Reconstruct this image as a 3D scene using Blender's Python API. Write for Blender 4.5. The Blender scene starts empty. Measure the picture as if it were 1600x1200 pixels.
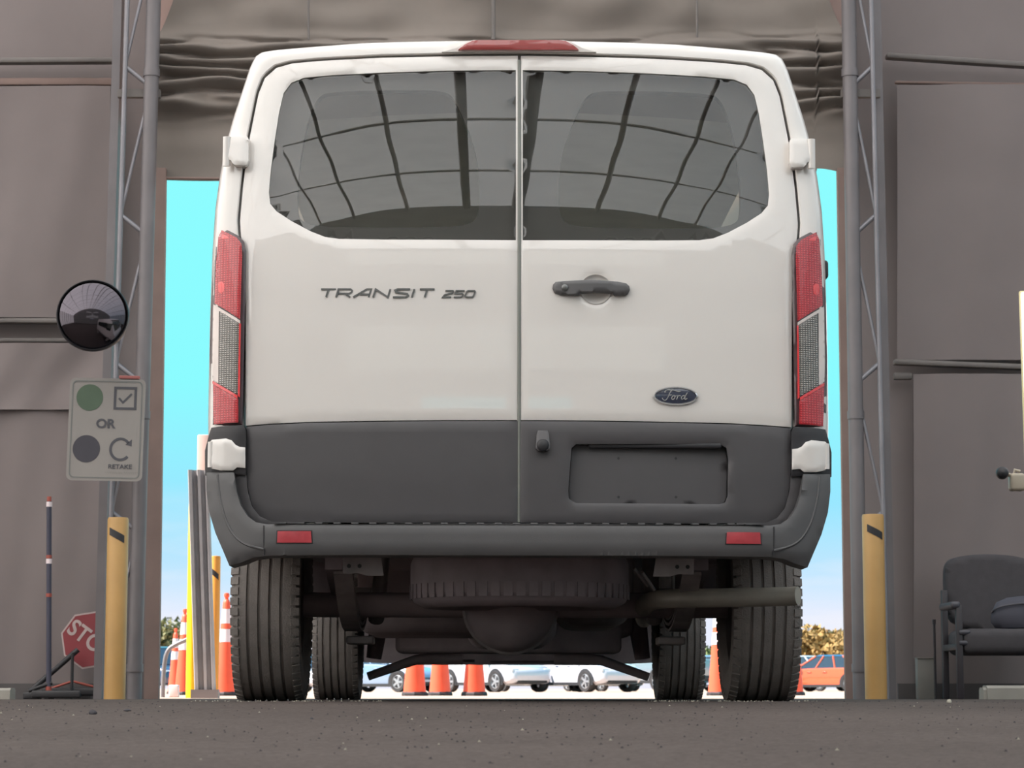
import bpy, bmesh, math, random
import numpy as np
from mathutils import Vector, Matrix
from mathutils.geometry import delaunay_2d_cdt

random.seed(11)
scene = bpy.context.scene
COL = scene.collection
PI = math.pi

# ------------------------------------------------------------------ camera
FPX, CAMZ = 3800.0, 0.045
PITCH = math.atan(476.0 / FPX)
cam_d = bpy.data.cameras.new('camera')
cam_d.sensor_width = 36.0
cam_d.lens = FPX / 1600.0 * 36.0
cam_d.clip_start, cam_d.clip_end = 0.05, 2000
cam_d.dof.use_dof = True
cam_d.dof.focus_distance = 8.6
cam_d.dof.aperture_fstop = 14.0
cam = bpy.data.objects.new('camera', cam_d)
cam.location = (0, 0, CAMZ)
cam.rotation_euler = (PI / 2 + PITCH, 0, 0)
COL.objects.link(cam)
scene.camera = cam

# ------------------------------------------------------------------ light, exposure
scene.view_settings.view_transform = 'Standard'
scene.view_settings.look = 'None'
scene.view_settings.exposure = 0.0
scene.view_settings.gamma = 1.0
scene.view_settings.use_curve_mapping = False
scene.cycles.use_denoising = True
scene.cycles.max_bounces = 10
scene.cycles.diffuse_bounces = 6
scene.cycles.transparent_max_bounces = 12
scene.cycles.sample_clamp_indirect = 4.0
scene.cycles.caustics_reflective = False
scene.cycles.caustics_refractive = False

sun_d = bpy.data.lights.new('sun', 'SUN')
sun_d.energy = 13.0
sun_d.color = (1.0, 0.92, 0.85)
sun_d.angle = math.radians(0.6)
sun = bpy.data.objects.new('sun', sun_d)
sun.rotation_euler = Vector((0.66, 0.09, -0.75)).to_track_quat('-Z', 'Y').to_euler()
sun.location = (-20, -10, 30)
COL.objects.link(sun)

world = bpy.data.worlds.new('sky'); scene.world = world
world.use_nodes = True
nt = world.node_tree; nt.nodes.clear()
def wn(t): return nt.nodes.new(t)
w_out, w_bg = wn('ShaderNodeOutputWorld'), wn('ShaderNodeBackground')
w_tc, w_sep = wn('ShaderNodeTexCoord'), wn('ShaderNodeSeparateXYZ')
w_ramp = wn('ShaderNodeValToRGB')
nt.links.new(w_tc.outputs['Generated'], w_sep.inputs[0])
nt.links.new(w_sep.outputs['Z'], w_ramp.inputs[0])
cr = w_ramp.color_ramp
cr.elements[0].position = 0.0; cr.elements[0].color = (0.88, 0.88, 1.0, 1)
cr.elements[1].position = 1.0; cr.elements[1].color = (0.10, 0.42, 0.85, 1)
for p, c in ((0.03, (0.80, 0.86, 1.0, 1)), (0.05, (0.52, 0.80, 1.0, 1)), (0.075, (0.32, 0.80, 1.0, 1)), (0.125, (0.26, 0.97, 1.0, 1)), (0.22, (0.27, 0.98, 1.0, 1)), (0.5, (0.2, 0.7, 1.0, 1))):
    e = cr.elements.new(p); e.color = c
# low soft clouds
w_map, w_noise, w_cr = wn('ShaderNodeMapping'), wn('ShaderNodeTexNoise'), wn('ShaderNodeValToRGB')
w_map.inputs['Scale'].default_value = (5, 5, 28)
w_noise.inputs['Scale'].default_value = 2.2; w_noise.inputs['Detail'].default_value = 6
nt.links.new(w_tc.outputs['Generated'], w_map.inputs[0]); nt.links.new(w_map.outputs[0], w_noise.inputs['Vector'])
nt.links.new(w_noise.outputs['Fac'], w_cr.inputs[0])
w_cr.color_ramp.elements[0].position = 0.45; w_cr.color_ramp.elements[1].position = 0.72
w_fade = wn('ShaderNodeMapRange')
w_fade.inputs['From Min'].default_value = 0.085; w_fade.inputs['From Max'].default_value = 0.03
w_fade.inputs['To Min'].default_value = 0.0; w_fade.inputs['To Max'].default_value = 0.9
nt.links.new(w_sep.outputs['Z'], w_fade.inputs['Value'])
w_mul = wn('ShaderNodeMath'); w_mul.operation = 'MULTIPLY'
nt.links.new(w_cr.outputs[0], w_mul.inputs[0]); nt.links.new(w_fade.outputs[0], w_mul.inputs[1])
w_mix = wn('ShaderNodeMix'); w_mix.data_type = 'RGBA'
nt.links.new(w_mul.outputs[0], w_mix.inputs[0]); nt.links.new(w_ramp.outputs[0], w_mix.inputs[6])
w_mix.inputs[7].default_value = (0.93, 0.92, 0.98, 1)
nt.links.new(w_mix.outputs[2], w_bg.inputs[0]); w_bg.inputs[1].default_value = 1.0
nt.links.new(w_bg.outputs[0], w_out.inputs[0])

# ------------------------------------------------------------------ helpers
def P(px, py, d):
    """world point seen at photo pixel (px, py), at depth y = d"""
    vx, vy = (px - 800) / FPX, -(py - 600) / FPX
    yy = -math.sin(PITCH) * vy + math.cos(PITCH)
    zz = math.cos(PITCH) * vy + math.sin(PITCH)
    t = d / yy
    return Vector((vx * t, d, CAMZ + zz * t))

def srgb(r, g, b):
    f = lambda c: (c / 255 / 12.92) if c / 255 <= 0.04045 else ((c / 255 + 0.055) / 1.055) ** 2.4
    return (f(r), f(g), f(b))

MATS = {}
def mat(name, col, rough=0.5, metal=0.0, coat=0.0, var=0.06, scale=6.0, bump=0.0, bscale=60.0, spec=0.5,
        emit=None, estr=0.0, detail=4.0):
    """Principled material; noise varies the colour a little and can add fine relief"""
    if name in MATS: return MATS[name]
    m = bpy.data.materials.new(name); m.use_nodes = True
    n = m.node_tree.nodes; l = m.node_tree.links
    b = n['Principled BSDF']
    b.inputs['Roughness'].default_value = rough
    b.inputs['Metallic'].default_value = metal
    b.inputs['Coat Weight'].default_value = coat
    b.inputs['Coat Roughness'].default_value = 0.02
    b.inputs['Coat IOR'].default_value = 1.7
    b.inputs['Specular IOR Level'].default_value = spec
    tc = n.new('ShaderNodeTexCoord')
    nz = n.new('ShaderNodeTexNoise'); nz.inputs['Scale'].default_value = scale; nz.inputs['Detail'].default_value = detail
    l.new(tc.outputs['Object'], nz.inputs['Vector'])
    mr = n.new('ShaderNodeMapRange'); mr.inputs['To Min'].default_value = 1 - var; mr.inputs['To Max'].default_value = 1 + var
    mr.inputs['From Min'].default_value = 0.3; mr.inputs['From Max'].default_value = 0.7
    l.new(nz.outputs['Fac'], mr.inputs['Value'])
    mx = n.new('ShaderNodeVectorMath'); mx.operation = 'SCALE'
    mx.inputs[0].default_value = col
    l.new(mr.outputs[0], mx.inputs['Scale'])
    l.new(mx.outputs[0], b.inputs['Base Color'])
    if bump:
        n2 = n.new('ShaderNodeTexNoise'); n2.inputs['Scale'].default_value = bscale; n2.inputs['Detail'].default_value = 6
        l.new(tc.outputs['Object'], n2.inputs['Vector'])
        bp = n.new('ShaderNodeBump'); bp.inputs['Strength'].default_value = bump; bp.inputs['Distance'].default_value = 0.02
        l.new(n2.outputs['Fac'], bp.inputs['Height']); l.new(bp.outputs[0], b.inputs['Normal'])
    if emit:
        b.inputs['Emission Color'].default_value = (*emit, 1); b.inputs['Emission Strength'].default_value = estr
    MATS[name] = m
    return m

def mat_fabric(name, col, trans, var=0.08, scale=0.7):
    """tent fabric: diffuse front and some light coming through"""
    m = bpy.data.materials.new(name); m.use_nodes = True
    n = m.node_tree.nodes; l = m.node_tree.links; n.clear()
    o = n.new('ShaderNodeOutputMaterial'); d = n.new('ShaderNodeBsdfDiffuse'); t = n.new('ShaderNodeBsdfTranslucent')
    mx = n.new('ShaderNodeMixShader'); mx.inputs[0].default_value = trans
    tc = n.new('ShaderNodeTexCoord'); nz = n.new('ShaderNodeTexNoise'); nz.inputs['Scale'].default_value = scale; nz.inputs['Detail'].default_value = 5
    l.new(tc.outputs['Object'], nz.inputs['Vector'])
    mr = n.new('ShaderNodeMapRange'); mr.inputs['From Min'].default_value = 0.3; mr.inputs['From Max'].default_value = 0.7
    mr.inputs['To Min'].default_value = 1 - var; mr.inputs['To Max'].default_value = 1 + var
    l.new(nz.outputs['Fac'], mr.inputs['Value'])
    sc = n.new('ShaderNodeVectorMath'); sc.operation = 'SCALE'; sc.inputs[0].default_value = col
    l.new(mr.outputs[0], sc.inputs['Scale']); l.new(sc.outputs[0], d.inputs[0]); l.new(sc.outputs[0], t.inputs[0])
    l.new(d.outputs[0], mx.inputs[1]); l.new(t.outputs[0], mx.inputs[2]); l.new(mx.outputs[0], o.inputs[0])
    MATS[name] = m
    return m

def mat_glass(name, tint, ior=1.6, rough=0.0):
    """thin tinted pane: coloured see-through plus a Fresnel mirror layer"""
    m = bpy.data.materials.new(name); m.use_nodes = True
    n = m.node_tree.nodes; l = m.node_tree.links; n.clear()
    o = n.new('ShaderNodeOutputMaterial'); t = n.new('ShaderNodeBsdfTransparent'); g = n.new('ShaderNodeBsdfGlossy')
    t.inputs[0].default_value = (*tint, 1); g.inputs['Roughness'].default_value = rough
    lw = n.new('ShaderNodeLayerWeight'); lw.inputs[0].default_value = 0.5     # Schlick, same from both sides
    p5 = n.new('ShaderNodeMath'); p5.operation = 'POWER'; p5.inputs[1].default_value = 5.0; l.new(lw.outputs['Facing'], p5.inputs[0])
    f0 = ((ior - 1) / (ior + 1)) ** 2
    f = n.new('ShaderNodeMapRange'); f.inputs['To Min'].default_value = f0; f.inputs['To Max'].default_value = 1.0; l.new(p5.outputs[0], f.inputs['Value'])
    mx = n.new('ShaderNodeMixShader')
    l.new(f.outputs[0], mx.inputs[0]); l.new(t.outputs[0], mx.inputs[1]); l.new(g.outputs[0], mx.inputs[2]); l.new(mx.outputs[0], o.inputs[0])
    MATS[name] = m
    return m

def mat_bars(name, col_a, col_b, scale, rough=0.25, coat=1.0, axis='Z', metal=0.0, bump=0.5):
    """moulded lens: fine ribs in colour and relief"""
    m = bpy.data.materials.new(name); m.use_nodes = True
    n = m.node_tree.nodes; l = m.node_tree.links; b = n['Principled BSDF']
    b.inputs['Roughness'].default_value = rough; b.inputs['Coat Weight'].default_value = coat
    b.inputs['Metallic'].default_value = metal
    tc = n.new('ShaderNodeTexCoord'); w = n.new('ShaderNodeTexWave'); w.bands_direction = axis
    w.inputs['Scale'].default_value = scale; w.inputs['Distortion'].default_value = 0.0
    l.new(tc.outputs['Object'], w.inputs['Vector'])
    w2 = n.new('ShaderNodeTexWave'); w2.bands_direction = 'X'; w2.inputs['Scale'].default_value = scale * 0.8
    l.new(tc.outputs['Object'], w2.inputs['Vector'])
    ad = n.new('ShaderNodeMath'); ad.operation = 'MULTIPLY'
    l.new(w.outputs['Fac'], ad.inputs[0]); l.new(w2.outputs['Fac'], ad.inputs[1])
    mx = n.new('ShaderNodeMix'); mx.data_type = 'RGBA'
    mx.inputs[6].default_value = (*col_a, 1); mx.inputs[7].default_value = (*col_b, 1)
    l.new(ad.outputs[0], mx.inputs[0]); l.new(mx.outputs[2], b.inputs['Base Color'])
    bp = n.new('ShaderNodeBump'); bp.inputs['Strength'].default_value = bump; bp.inputs['Distance'].default_value = 0.004
    l.new(ad.outputs[0], bp.inputs['Height']); l.new(bp.outputs[0], b.inputs['Normal'])
    MATS[name] = m
    return m

class MB:
    """collects geometry for ONE mesh object"""
    def __init__(s): s.v, s.f = [], []
    def add(s, vs, fs):
        k = len(s.v); s.v += [tuple(v) for v in vs]; s.f += [tuple(i + k for i in f) for f in fs]; return s
    def box(s, c, size, rot=None, taper=1.0):
        hx, hy, hz = size[0] / 2, size[1] / 2, size[2] / 2
        vs = []
        for z in (-1, 1):
            k = taper if z > 0 else 1
            for x, y in ((-1, -1), (1, -1), (1, 1), (-1, 1)): vs.append(Vector((x * hx * k, y * hy * k, z * hz)))
        if rot is not None: vs = [rot @ v for v in vs]
        c = Vector(c); vs = [v + c for v in vs]
        return s.add(vs, [(0, 3, 2, 1), (4, 5, 6, 7), (0, 1, 5, 4), (1, 2, 6, 5), (2, 3, 7, 6), (3, 0, 4, 7)])
    def rbox(s, c, size, r=0.01, n=3, rot=None):
        """box with rounded edges all round"""
        bm = bmesh.new(); bmesh.ops.create_cube(bm, size=1.0)
        bmesh.ops.scale(bm, vec=Vector(size), verts=bm.verts)
        bmesh.ops.bevel(bm, geom=bm.edges[:], offset=min(r, min(size) * 0.49), segments=n, profile=0.5, affect='EDGES')
        c = Vector(c); vs = [((rot @ v.co) if rot is not None else v.co) + c for v in bm.verts]
        bm.verts.index_update(); fs = [tuple(v.index for v in f.verts) for f in bm.faces]; bm.free()
        return s.add(vs, fs)
    def tube(s, pts, r, n=12, cap=True):
        pts = [Vector(p) for p in pts]; rs = r if isinstance(r, (list, tuple)) else [r] * len(pts)
        rings = []; up = None
        for i, p in enumerate(pts):
            d = (pts[min(i + 1, len(pts) - 1)] - pts[max(i - 1, 0)]).normalized()
            if up is None: up = d.orthogonal().normalized()
            up = (up - d * up.dot(d)).normalized(); w = d.cross(up)
            rings.append([p + (up * math.cos(a) + w * math.sin(a)) * rs[i] for a in (2 * PI * k / n for k in range(n))])
        vs = [v for r_ in rings for v in r_]; fs = []
        for i in range(len(pts) - 1):
            for k in range(n):
                a, b = i * n + k, i * n + (k + 1) % n; fs.append((a, b, b + n, a + n))
        if cap: fs += [tuple(range(n))[::-1], tuple(range((len(pts) - 1) * n, len(pts) * n))]
        return s.add(vs, fs)
    def lathe(s, prof, c=(0, 0, 0), axis='Z', n=24, closed=False, rot=None):
        """prof: (radius, height) pairs"""
        vs, fs = [], []
        for r, h in prof:
            for k in range(n):
                a = 2 * PI * k / n
                if axis == 'Z': p = Vector((r * math.cos(a), r * math.sin(a), h))
                elif axis == 'X': p = Vector((h, r * math.cos(a), r * math.sin(a)))
                else: p = Vector((r * math.cos(a), h, r * math.sin(a)))
                if rot is not None: p = rot @ p
                vs.append(p + Vector(c))
        m = len(prof)
        for i in range(m if closed else m - 1):
            j = (i + 1) % m
            for k in range(n):
                k2 = (k + 1) % n; fs.append((i * n + k, i * n + k2, j * n + k2, j * n + k))
        return s.add(vs, fs)
    def prism(s, poly, d0, d1, axis='Y'):
        """flat polygon [(u, w)] extruded from d0 to d1"""
        n = len(poly); vs = []
        for d in (d0, d1):
            for u, w in poly: vs.append({'Y': (u, d, w), 'X': (d, u, w), 'Z': (u, w, d)}[axis])
        fs = [tuple(range(n)), tuple(range(2 * n - 1, n - 1, -1))] + [(i, i + n, (i + 1) % n + n, (i + 1) % n) for i in range(n)]
        return s.add(vs, fs)
    def ribbon(s, pts, w, d0, d1, closed=False):
        """flat stroke in the x-z plane of width w, from depth d0 to d1"""
        pts = [Vector((p[0], p[1])) for p in pts]; n = len(pts); L, R = [], []
        for i, p in enumerate(pts):
            a = pts[i - 1] if (i > 0 or closed) else p; b = pts[(i + 1) % n] if (i < n - 1 or closed) else p
            t1 = (p - a).normalized() if (p - a).length > 1e-9 else (b - p).normalized()
            t2 = (b - p).normalized() if (b - p).length > 1e-9 else t1
            t = (t1 + t2); t = t.normalized() if t.length > 1e-6 else t1
            nn = Vector((-t.y, t.x)); k = 1 / max(0.45, abs(nn.dot(Vector((-t1.y, t1.x)))))
            L.append(p + nn * w / 2 * k); R.append(p - nn * w / 2 * k)
        vs = []
        for d in (d0, d1):
            for q in L: vs.append((q.x, d, q.y))
            for q in R: vs.append((q.x, d, q.y))
        fs = []
        for i in range(n if closed else n - 1):
            j = (i + 1) % n
            fs += [(i, j, n + j, n + i), (2 * n + i, 3 * n + i, 3 * n + j, 2 * n + j), (i, 2 * n + i, 2 * n + j, j), (n + i, n + j, 3 * n + j, 3 * n + i)]
        if not closed: fs += [(0, n, 3 * n, 2 * n), (n - 1, 3 * n - 1, 4 * n - 1, 2 * n - 1)]
        return s.add(vs, fs)
    def grid(s, fn, nu, nv):
        vs = [fn(i / nu, j / nv) for j in range(nv + 1) for i in range(nu + 1)]
        fs = [(j * (nu + 1) + i, j * (nu + 1) + i + 1, (j + 1) * (nu + 1) + i + 1, (j + 1) * (nu + 1) + i) for j in range(nv) for i in range(nu)]
        return s.add(vs, fs)
    def build(s, name, m, parent=None, smooth=None, loc=None, off=None):
        me = bpy.data.meshes.new(name)
        vs = s.v if off is None else [tuple(Vector(v) - Vector(off)) for v in s.v]
        me.from_pydata(vs, [], s.f); me.update()
        me.materials.append(m)
        if smooth is not None:
            me.shade_smooth()
            if smooth < 180: me.set_sharp_from_angle(angle=math.radians(smooth))
        o = bpy.data.objects.new(name, me); COL.objects.link(o)
        if parent is not None: o.parent = parent
        if loc is not None: o.location = loc
        return o

def tag(o, label=None, cat=None, group=None, kind=None):
    if label: o['label'] = label
    if cat: o['category'] = cat
    if group: o['group'] = group
    if kind: o['kind'] = kind
    return o
def thing(name, label, cat, loc=(0, 0, 0), rz=0.0, group=None):
    o = bpy.data.objects.new(name, None); COL.objects.link(o)
    o.location = loc; o.rotation_euler = (0, 0, rz); o.empty_display_size = 0.1
    return tag(o, label, cat, group)
def copy_tree(o, parent=None):
    c = o.copy(); COL.objects.link(c); c.parent = parent
    for ch in list(o.children): copy_tree(ch, c)
    return c
def text_mesh(txt, size, name, m, parent, loc, rot=(PI / 2, 0, 0), extrude=0.001, align='CENTER', sx=1.0, shear=0.0, bold=0.0):
    cu = bpy.data.curves.new('lettering', 'FONT'); cu.body = txt; cu.size = size; cu.extrude = extrude
    cu.align_x = align; cu.align_y = 'CENTER'; cu.shear = shear; cu.offset = bold
    t = bpy.data.objects.new('lettering', cu); COL.objects.link(t)
    bpy.context.view_layer.update()
    me = bpy.data.meshes.new_from_object(t.evaluated_get(bpy.context.evaluated_depsgraph_get()))
    bpy.data.objects.remove(t); bpy.data.curves.remove(cu)
    me.materials.clear(); me.materials.append(m)
    o = bpy.data.objects.new(name, me); COL.objects.link(o)
    o.parent = parent; o.location = loc; o.rotation_euler = rot; o.scale = (sx, 1, 1)
    return o

def chaikin(pts, n=1, closed=True):
    for _ in range(n):
        out = []
        m = len(pts)
        for i in range(m if closed else m - 1):
            a, b = pts[i], pts[(i + 1) % m]
            out += [(a[0] * .75 + b[0] * .25, a[1] * .75 + b[1] * .25), (a[0] * .25 + b[0] * .75, a[1] * .25 + b[1] * .75)]
        if not closed: out = [pts[0]] + out + [pts[-1]]
        pts = out
    return pts
def densify(pts, step, closed=True):
    out = []; m = len(pts)
    for i in range(m if closed else m - 1):
        a, b = pts[i], pts[(i + 1) % m]; L = math.hypot(b[0] - a[0], b[1] - a[1]); k = max(1, int(math.ceil(L / step)))
        for j in range(k): out.append((a[0] + (b[0] - a[0]) * j / k, a[1] + (b[1] - a[1]) * j / k))
    return out
def inside(poly, X, Z):
    px = np.array([p[0] for p in poly]); pz = np.array([p[1] for p in poly])
    res = np.zeros(len(X), bool); j = len(poly) - 1
    for i in range(len(poly)):
        c = ((pz[i] > Z) != (pz[j] > Z))
        with np.errstate(divide='ignore', invalid='ignore'):
            xi = (px[j] - px[i]) * (Z - pz[i]) / (pz[j] - pz[i]) + px[i]
        res ^= c & (X < xi); j = i
    return res
def patch(outline, yf, holes=(), step=0.02, thick=0.012, edge=0.003, off=0.0, back=False):
    """curved panel: outline and holes in (x, z), shaped by yf(x, z), with a rim that turns back"""
    loops = [densify(l, step) for l in (outline, *holes)]
    loops = [[p for i, p in enumerate(l) if math.hypot(p[0] - l[i - 1][0], p[1] - l[i - 1][1]) > 1e-4] for l in loops]
    bpts = np.array([p for l in loops for p in l]); nb = len(bpts)
    edges, k, allloops = [], 0, []
    for l in loops:
        ids = list(range(k, k + len(l))); k += len(l); allloops.append(ids)
        edges += [(ids[i], ids[(i + 1) % len(ids)]) for i in range(len(ids))]
    x0, z0 = bpts.min(0); x1, z1 = bpts.max(0)
    gx, gz = np.meshgrid(np.arange(x0 + step / 2, x1, step), np.arange(z0 + step / 2, z1, step))
    X, Z = gx.ravel(), gz.ravel()
    keep = inside(loops[0], X, Z)
    for h in loops[1:]: keep &= ~inside(h, X, Z)
    X, Z = X[keep], Z[keep]
    if len(X):
        dm = np.min(np.hypot(X[:, None] - bpts[None, :, 0], Z[:, None] - bpts[None, :, 1]), axis=1)
        X, Z = X[dm > step * 0.45], Z[dm > step * 0.45]
    pts = [Vector((a, b)) for a, b in bpts] + [Vector((a, b)) for a, b in zip(X, Z)]
    vo, _, fo, ovi, _, _ = delaunay_2d_cdt(pts, edges, [], 0, 1e-7)
    cx = np.array([sum(vo[i].x for i in f) / 3 for f in fo]); cz = np.array([sum(vo[i].y for i in f) / 3 for f in fo])
    ok = inside(loops[0], cx, cz)
    for h in loops[1:]: ok &= ~inside(h, cx, cz)
    inv = {}
    for i, src in enumerate(ovi):
        for q in src: inv[q] = i
    isb = [min(src) < nb if src else False for src in ovi]
    vs = [(v.x, yf(v.x, v.y) + off + (edge if isb[i] else 0), v.y) for i, v in enumerate(vo)]
    fs = [tuple(f) for f, o_ in zip(fo, ok) if o_]
    fixed = []
    for f in fs:
        a, b, c = (Vector(vs[i]) for i in f)
        fixed.append(f if (b - a).cross(c - a).y < 0 else f[::-1])
    mb = MB(); mb.add(vs, fixed)
    if thick:
        for ids in allloops:
            n = len(ids); k0 = len(mb.v); ring = [vs[inv[i]] for i in ids]
            mb.v += ring + [(x, y + thick, z) for x, y, z in ring]
            mb.f += [(k0 + i, k0 + (i + 1) % n, k0 + n + (i + 1) % n, k0 + n + i) for i in range(n)]
    return mb

# ------------------------------------------------------------------ materials
WHITE = mat('van_white_paint', srgb(229, 224, 219), 0.35, coat=1.0, var=0.012, scale=2)
CLAD = mat('dark_grey_plastic', srgb(82, 80, 82), 0.42, var=0.03, scale=14, bump=0.05, bscale=900)
BUMP = mat('bumper_plastic', srgb(86, 85, 86), 0.55, var=0.04, scale=10, bump=0.08, bscale=700)
BLACK = mat('black_plastic', srgb(46, 45, 48), 0.5, var=0.05)
UNDER = mat('underbody_dark', srgb(134, 124, 128), 0.7, var=0.15, scale=9)
UNDER2 = mat('underbody_steel', srgb(140, 134, 134), 0.55, metal=0.1, var=0.2, scale=12)
UNDERD = mat('underbody_lightened', srgb(160, 149, 152), 0.8, var=0.12, scale=9)  # lighter copy of the underbody colour, brightening deep parts that get little light
RUBBER = mat('tyre_rubber', srgb(134, 128, 124), 0.75, var=0.10, scale=16, bump=0.25, bscale=160)
SEAL = mat('door_seal_rubber', srgb(62, 62, 62), 0.7)
GASKET = mat('centre_gasket', srgb(128, 130, 124), 0.6)
CHROME = mat('chrome', (0.75, 0.75, 0.77), 0.12, metal=1.0, var=0.02)
BADGE = mat('badge_grey_chrome', srgb(120, 121, 120), 0.3, metal=0.6, var=0.05)
NAVY = mat('oval_badge_blue', srgb(52, 58, 78), 0.15, coat=1.0)
STEEL = mat('galvanised_steel', srgb(134, 132, 137), 0.45, metal=0.35, var=0.12, scale=5)
STEELD = mat('painted_post_grey', srgb(116, 111, 113), 0.5, metal=0.2, var=0.1, scale=4)
BROWN = mat('brown_seal_fabric', srgb(140, 119, 112), 0.8, var=0.08)
YELLOW = mat('bollard_yellow', srgb(186, 146, 88), 0.45, var=0.08, scale=4)
YELLOW2 = mat('safety_yellow', srgb(250, 205, 30), 0.5, var=0.05)
ORANGE = mat('bollard_orange_yellow', srgb(228, 160, 70), 0.5, var=0.06)
CONE = mat('cone_orange', srgb(255, 98, 66), 0.5, var=0.05)
CONEW = mat('cone_reflective_white', srgb(240, 225, 228), 0.4, var=0.03)
CONEB = mat('cone_base_black', srgb(55, 52, 55), 0.7)
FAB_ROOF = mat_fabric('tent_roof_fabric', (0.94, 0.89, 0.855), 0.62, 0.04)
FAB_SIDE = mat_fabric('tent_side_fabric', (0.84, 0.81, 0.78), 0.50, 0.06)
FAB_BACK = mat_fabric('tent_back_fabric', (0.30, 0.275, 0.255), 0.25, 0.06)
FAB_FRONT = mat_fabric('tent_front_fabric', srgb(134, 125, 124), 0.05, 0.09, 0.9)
FAB_CURT = mat_fabric('door_curtain_fabric', srgb(134, 126, 120), 0.06, 0.10, 1.6)
FAB_PINK = mat_fabric('header_fabric_sunlit_tint', srgb(205, 178, 170), 0.3, 0.05)
RED_L = mat_bars('tail_lens_red', srgb(168, 38, 48), srgb(225, 60, 66), 40, bump=0.2)
RED_H = mat('tail_lens_bright_red', srgb(238, 62, 66), 0.2, coat=1.0)
RED_D = mat('tail_lens_dark_red', srgb(168, 72, 70), 0.25, coat=1.0)
CLEAR_L = mat_bars('tail_lens_clear', srgb(96, 92, 88), srgb(215, 208, 198), 44, bump=0.9, metal=0.2)
PALE_L = mat('tail_lens_pale', srgb(226, 212, 206), 0.2, coat=1.0)
REFLR = mat('reflector_red', srgb(178, 62, 70), 0.3, coat=0.6, var=0.1, scale=40)
GLASS = mat_glass('rear_window_tint', (0.66, 0.68, 0.66), 1.9)
GLASSC = mat_glass('clear_windscreen', (0.8, 0.85, 0.83), 1.5)

# concrete floor: coarse grain, stains, fine relief
def mat_concrete(name, col, var, gr, bump):
    m = bpy.data.materials.new(name); m.use_nodes = True
    n = m.node_tree.nodes; l = m.node_tree.links; b = n['Principled BSDF']; b.inputs['Roughness'].default_value = 0.9
    b.inputs['Specular IOR Level'].default_value = 0.2
    tc = n.new('ShaderNodeTexCoord')
    def nz(s, d): 
        q = n.new('ShaderNodeTexNoise'); q.inputs['Scale'].default_value = s; q.inputs['Detail'].default_value = d
        l.new(tc.outputs['Object'], q.inputs['Vector']); return q
    a, c, g = nz(0.9, 4), nz(gr, 5), nz(gr * 3.1, 3)
    def mr(q, lo, hi, f0=0.3, f1=0.7):
        r = n.new('ShaderNodeMapRange'); r.inputs['From Min'].default_value = f0; r.inputs['From Max'].default_value = f1
        r.inputs['To Min'].default_value = lo; r.inputs['To Max'].default_value = hi; l.new(q.outputs['Fac'], r.inputs['Value']); return r
    A, C, G = mr(a, 1 - var, 1 + var), mr(c, 1 - var * 1.5, 1 + var * 1.5), mr(g, 1 - var * 2.2, 1 + var * 2.2)
    m1 = n.new('ShaderNodeMath'); m1.operation = 'MULTIPLY'; l.new(A.outputs[0], m1.inputs[0]); l.new(C.outputs[0], m1.inputs[1])
    m2 = n.new('ShaderNodeMath'); m2.operation = 'MULTIPLY'; l.new(m1.outputs[0], m2.inputs[0]); l.new(G.outputs[0], m2.inputs[1])
    sc = n.new('ShaderNodeVectorMath'); sc.operation = 'SCALE'; sc.inputs[0].default_value = col
    l.new(m2.outputs[0], sc.inputs['Scale']); l.new(sc.outputs[0], b.inputs['Base Color'])
    bp = n.new('ShaderNodeBump'); bp.inputs['Strength'].default_value = bump; bp.inputs['Distance'].default_value = 0.01
    l.new(c.outputs['Fac'], bp.inputs['Height']); l.new(bp.outputs[0], b.inputs['Normal'])
    return m
FLOOR = mat_concrete('dirty_concrete', srgb(77, 69, 66), 0.15, 45, 0.5)
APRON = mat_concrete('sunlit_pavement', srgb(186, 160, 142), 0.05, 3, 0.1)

# ------------------------------------------------------------------ setting
_gy = [-40, 3, 5, 7, 8.2, 9, 12.6, 15.5, 26, 60, 90, 600]
_gz = [-.075, -.075, -.048, -.012, .003, .0, -.012, -.02, -.03, -.06, -.077, -.077]
def zg(y): return float(np.interp(y, _gy, _gz))

TW, Y0, Y1 = 12.0, -8.5, 15.7          # tent half width, back end, front end
def roof_z(x): return 4.6 + 3.9 * math.cos(PI / 2 * min(1, abs(x) / TW)) ** 0.85

ys = sorted(set([-40, -20, -8, 0, 2, 3, 3.5, 4] + [4 + 0.12 * i for i in range(1, 100)] + [15.9]))
ys = [y for y in ys if y <= 15.9]
rng = np.random.default_rng(5)
def floor_row(y):
    return [(x, y, zg(y) + (0.0016 * math.sin(x * 3.1 + y * 1.7) * math.sin(y * 2.3 - x) if 3.5 < y < 8 else 0)) for x in [-14] + [i * 0.25 for i in range(-24, 25)] + [14]]
mb = MB(); rows = [floor_row(y) for y in ys]; nx = len(rows[0])
mb.add([p for r in rows for p in r], [(j * nx + i, j * nx + i + 1, (j + 1) * nx + i + 1, (j + 1) * nx + i) for j in range(len(rows) - 1) for i in range(nx - 1)])
tag(mb.build('floor', FLOOR, smooth=180), kind='structure')
mb = MB(); yy = [15.9, 17, 18, 20, 23, 26, 32, 40, 50, 60, 75, 90, 150, 300, 600]
mb.grid(lambda u, v: (-250 + 500 * u, yy[round(v * (len(yy) - 1))], zg(yy[round(v * (len(yy) - 1))])), 2, len(yy) - 1)
tag(mb.build('ground', APRON, smooth=180), kind='structure')

RIBM = mat('rib_pale_steel', srgb(186, 180, 174), 0.6, var=0.05)
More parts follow.
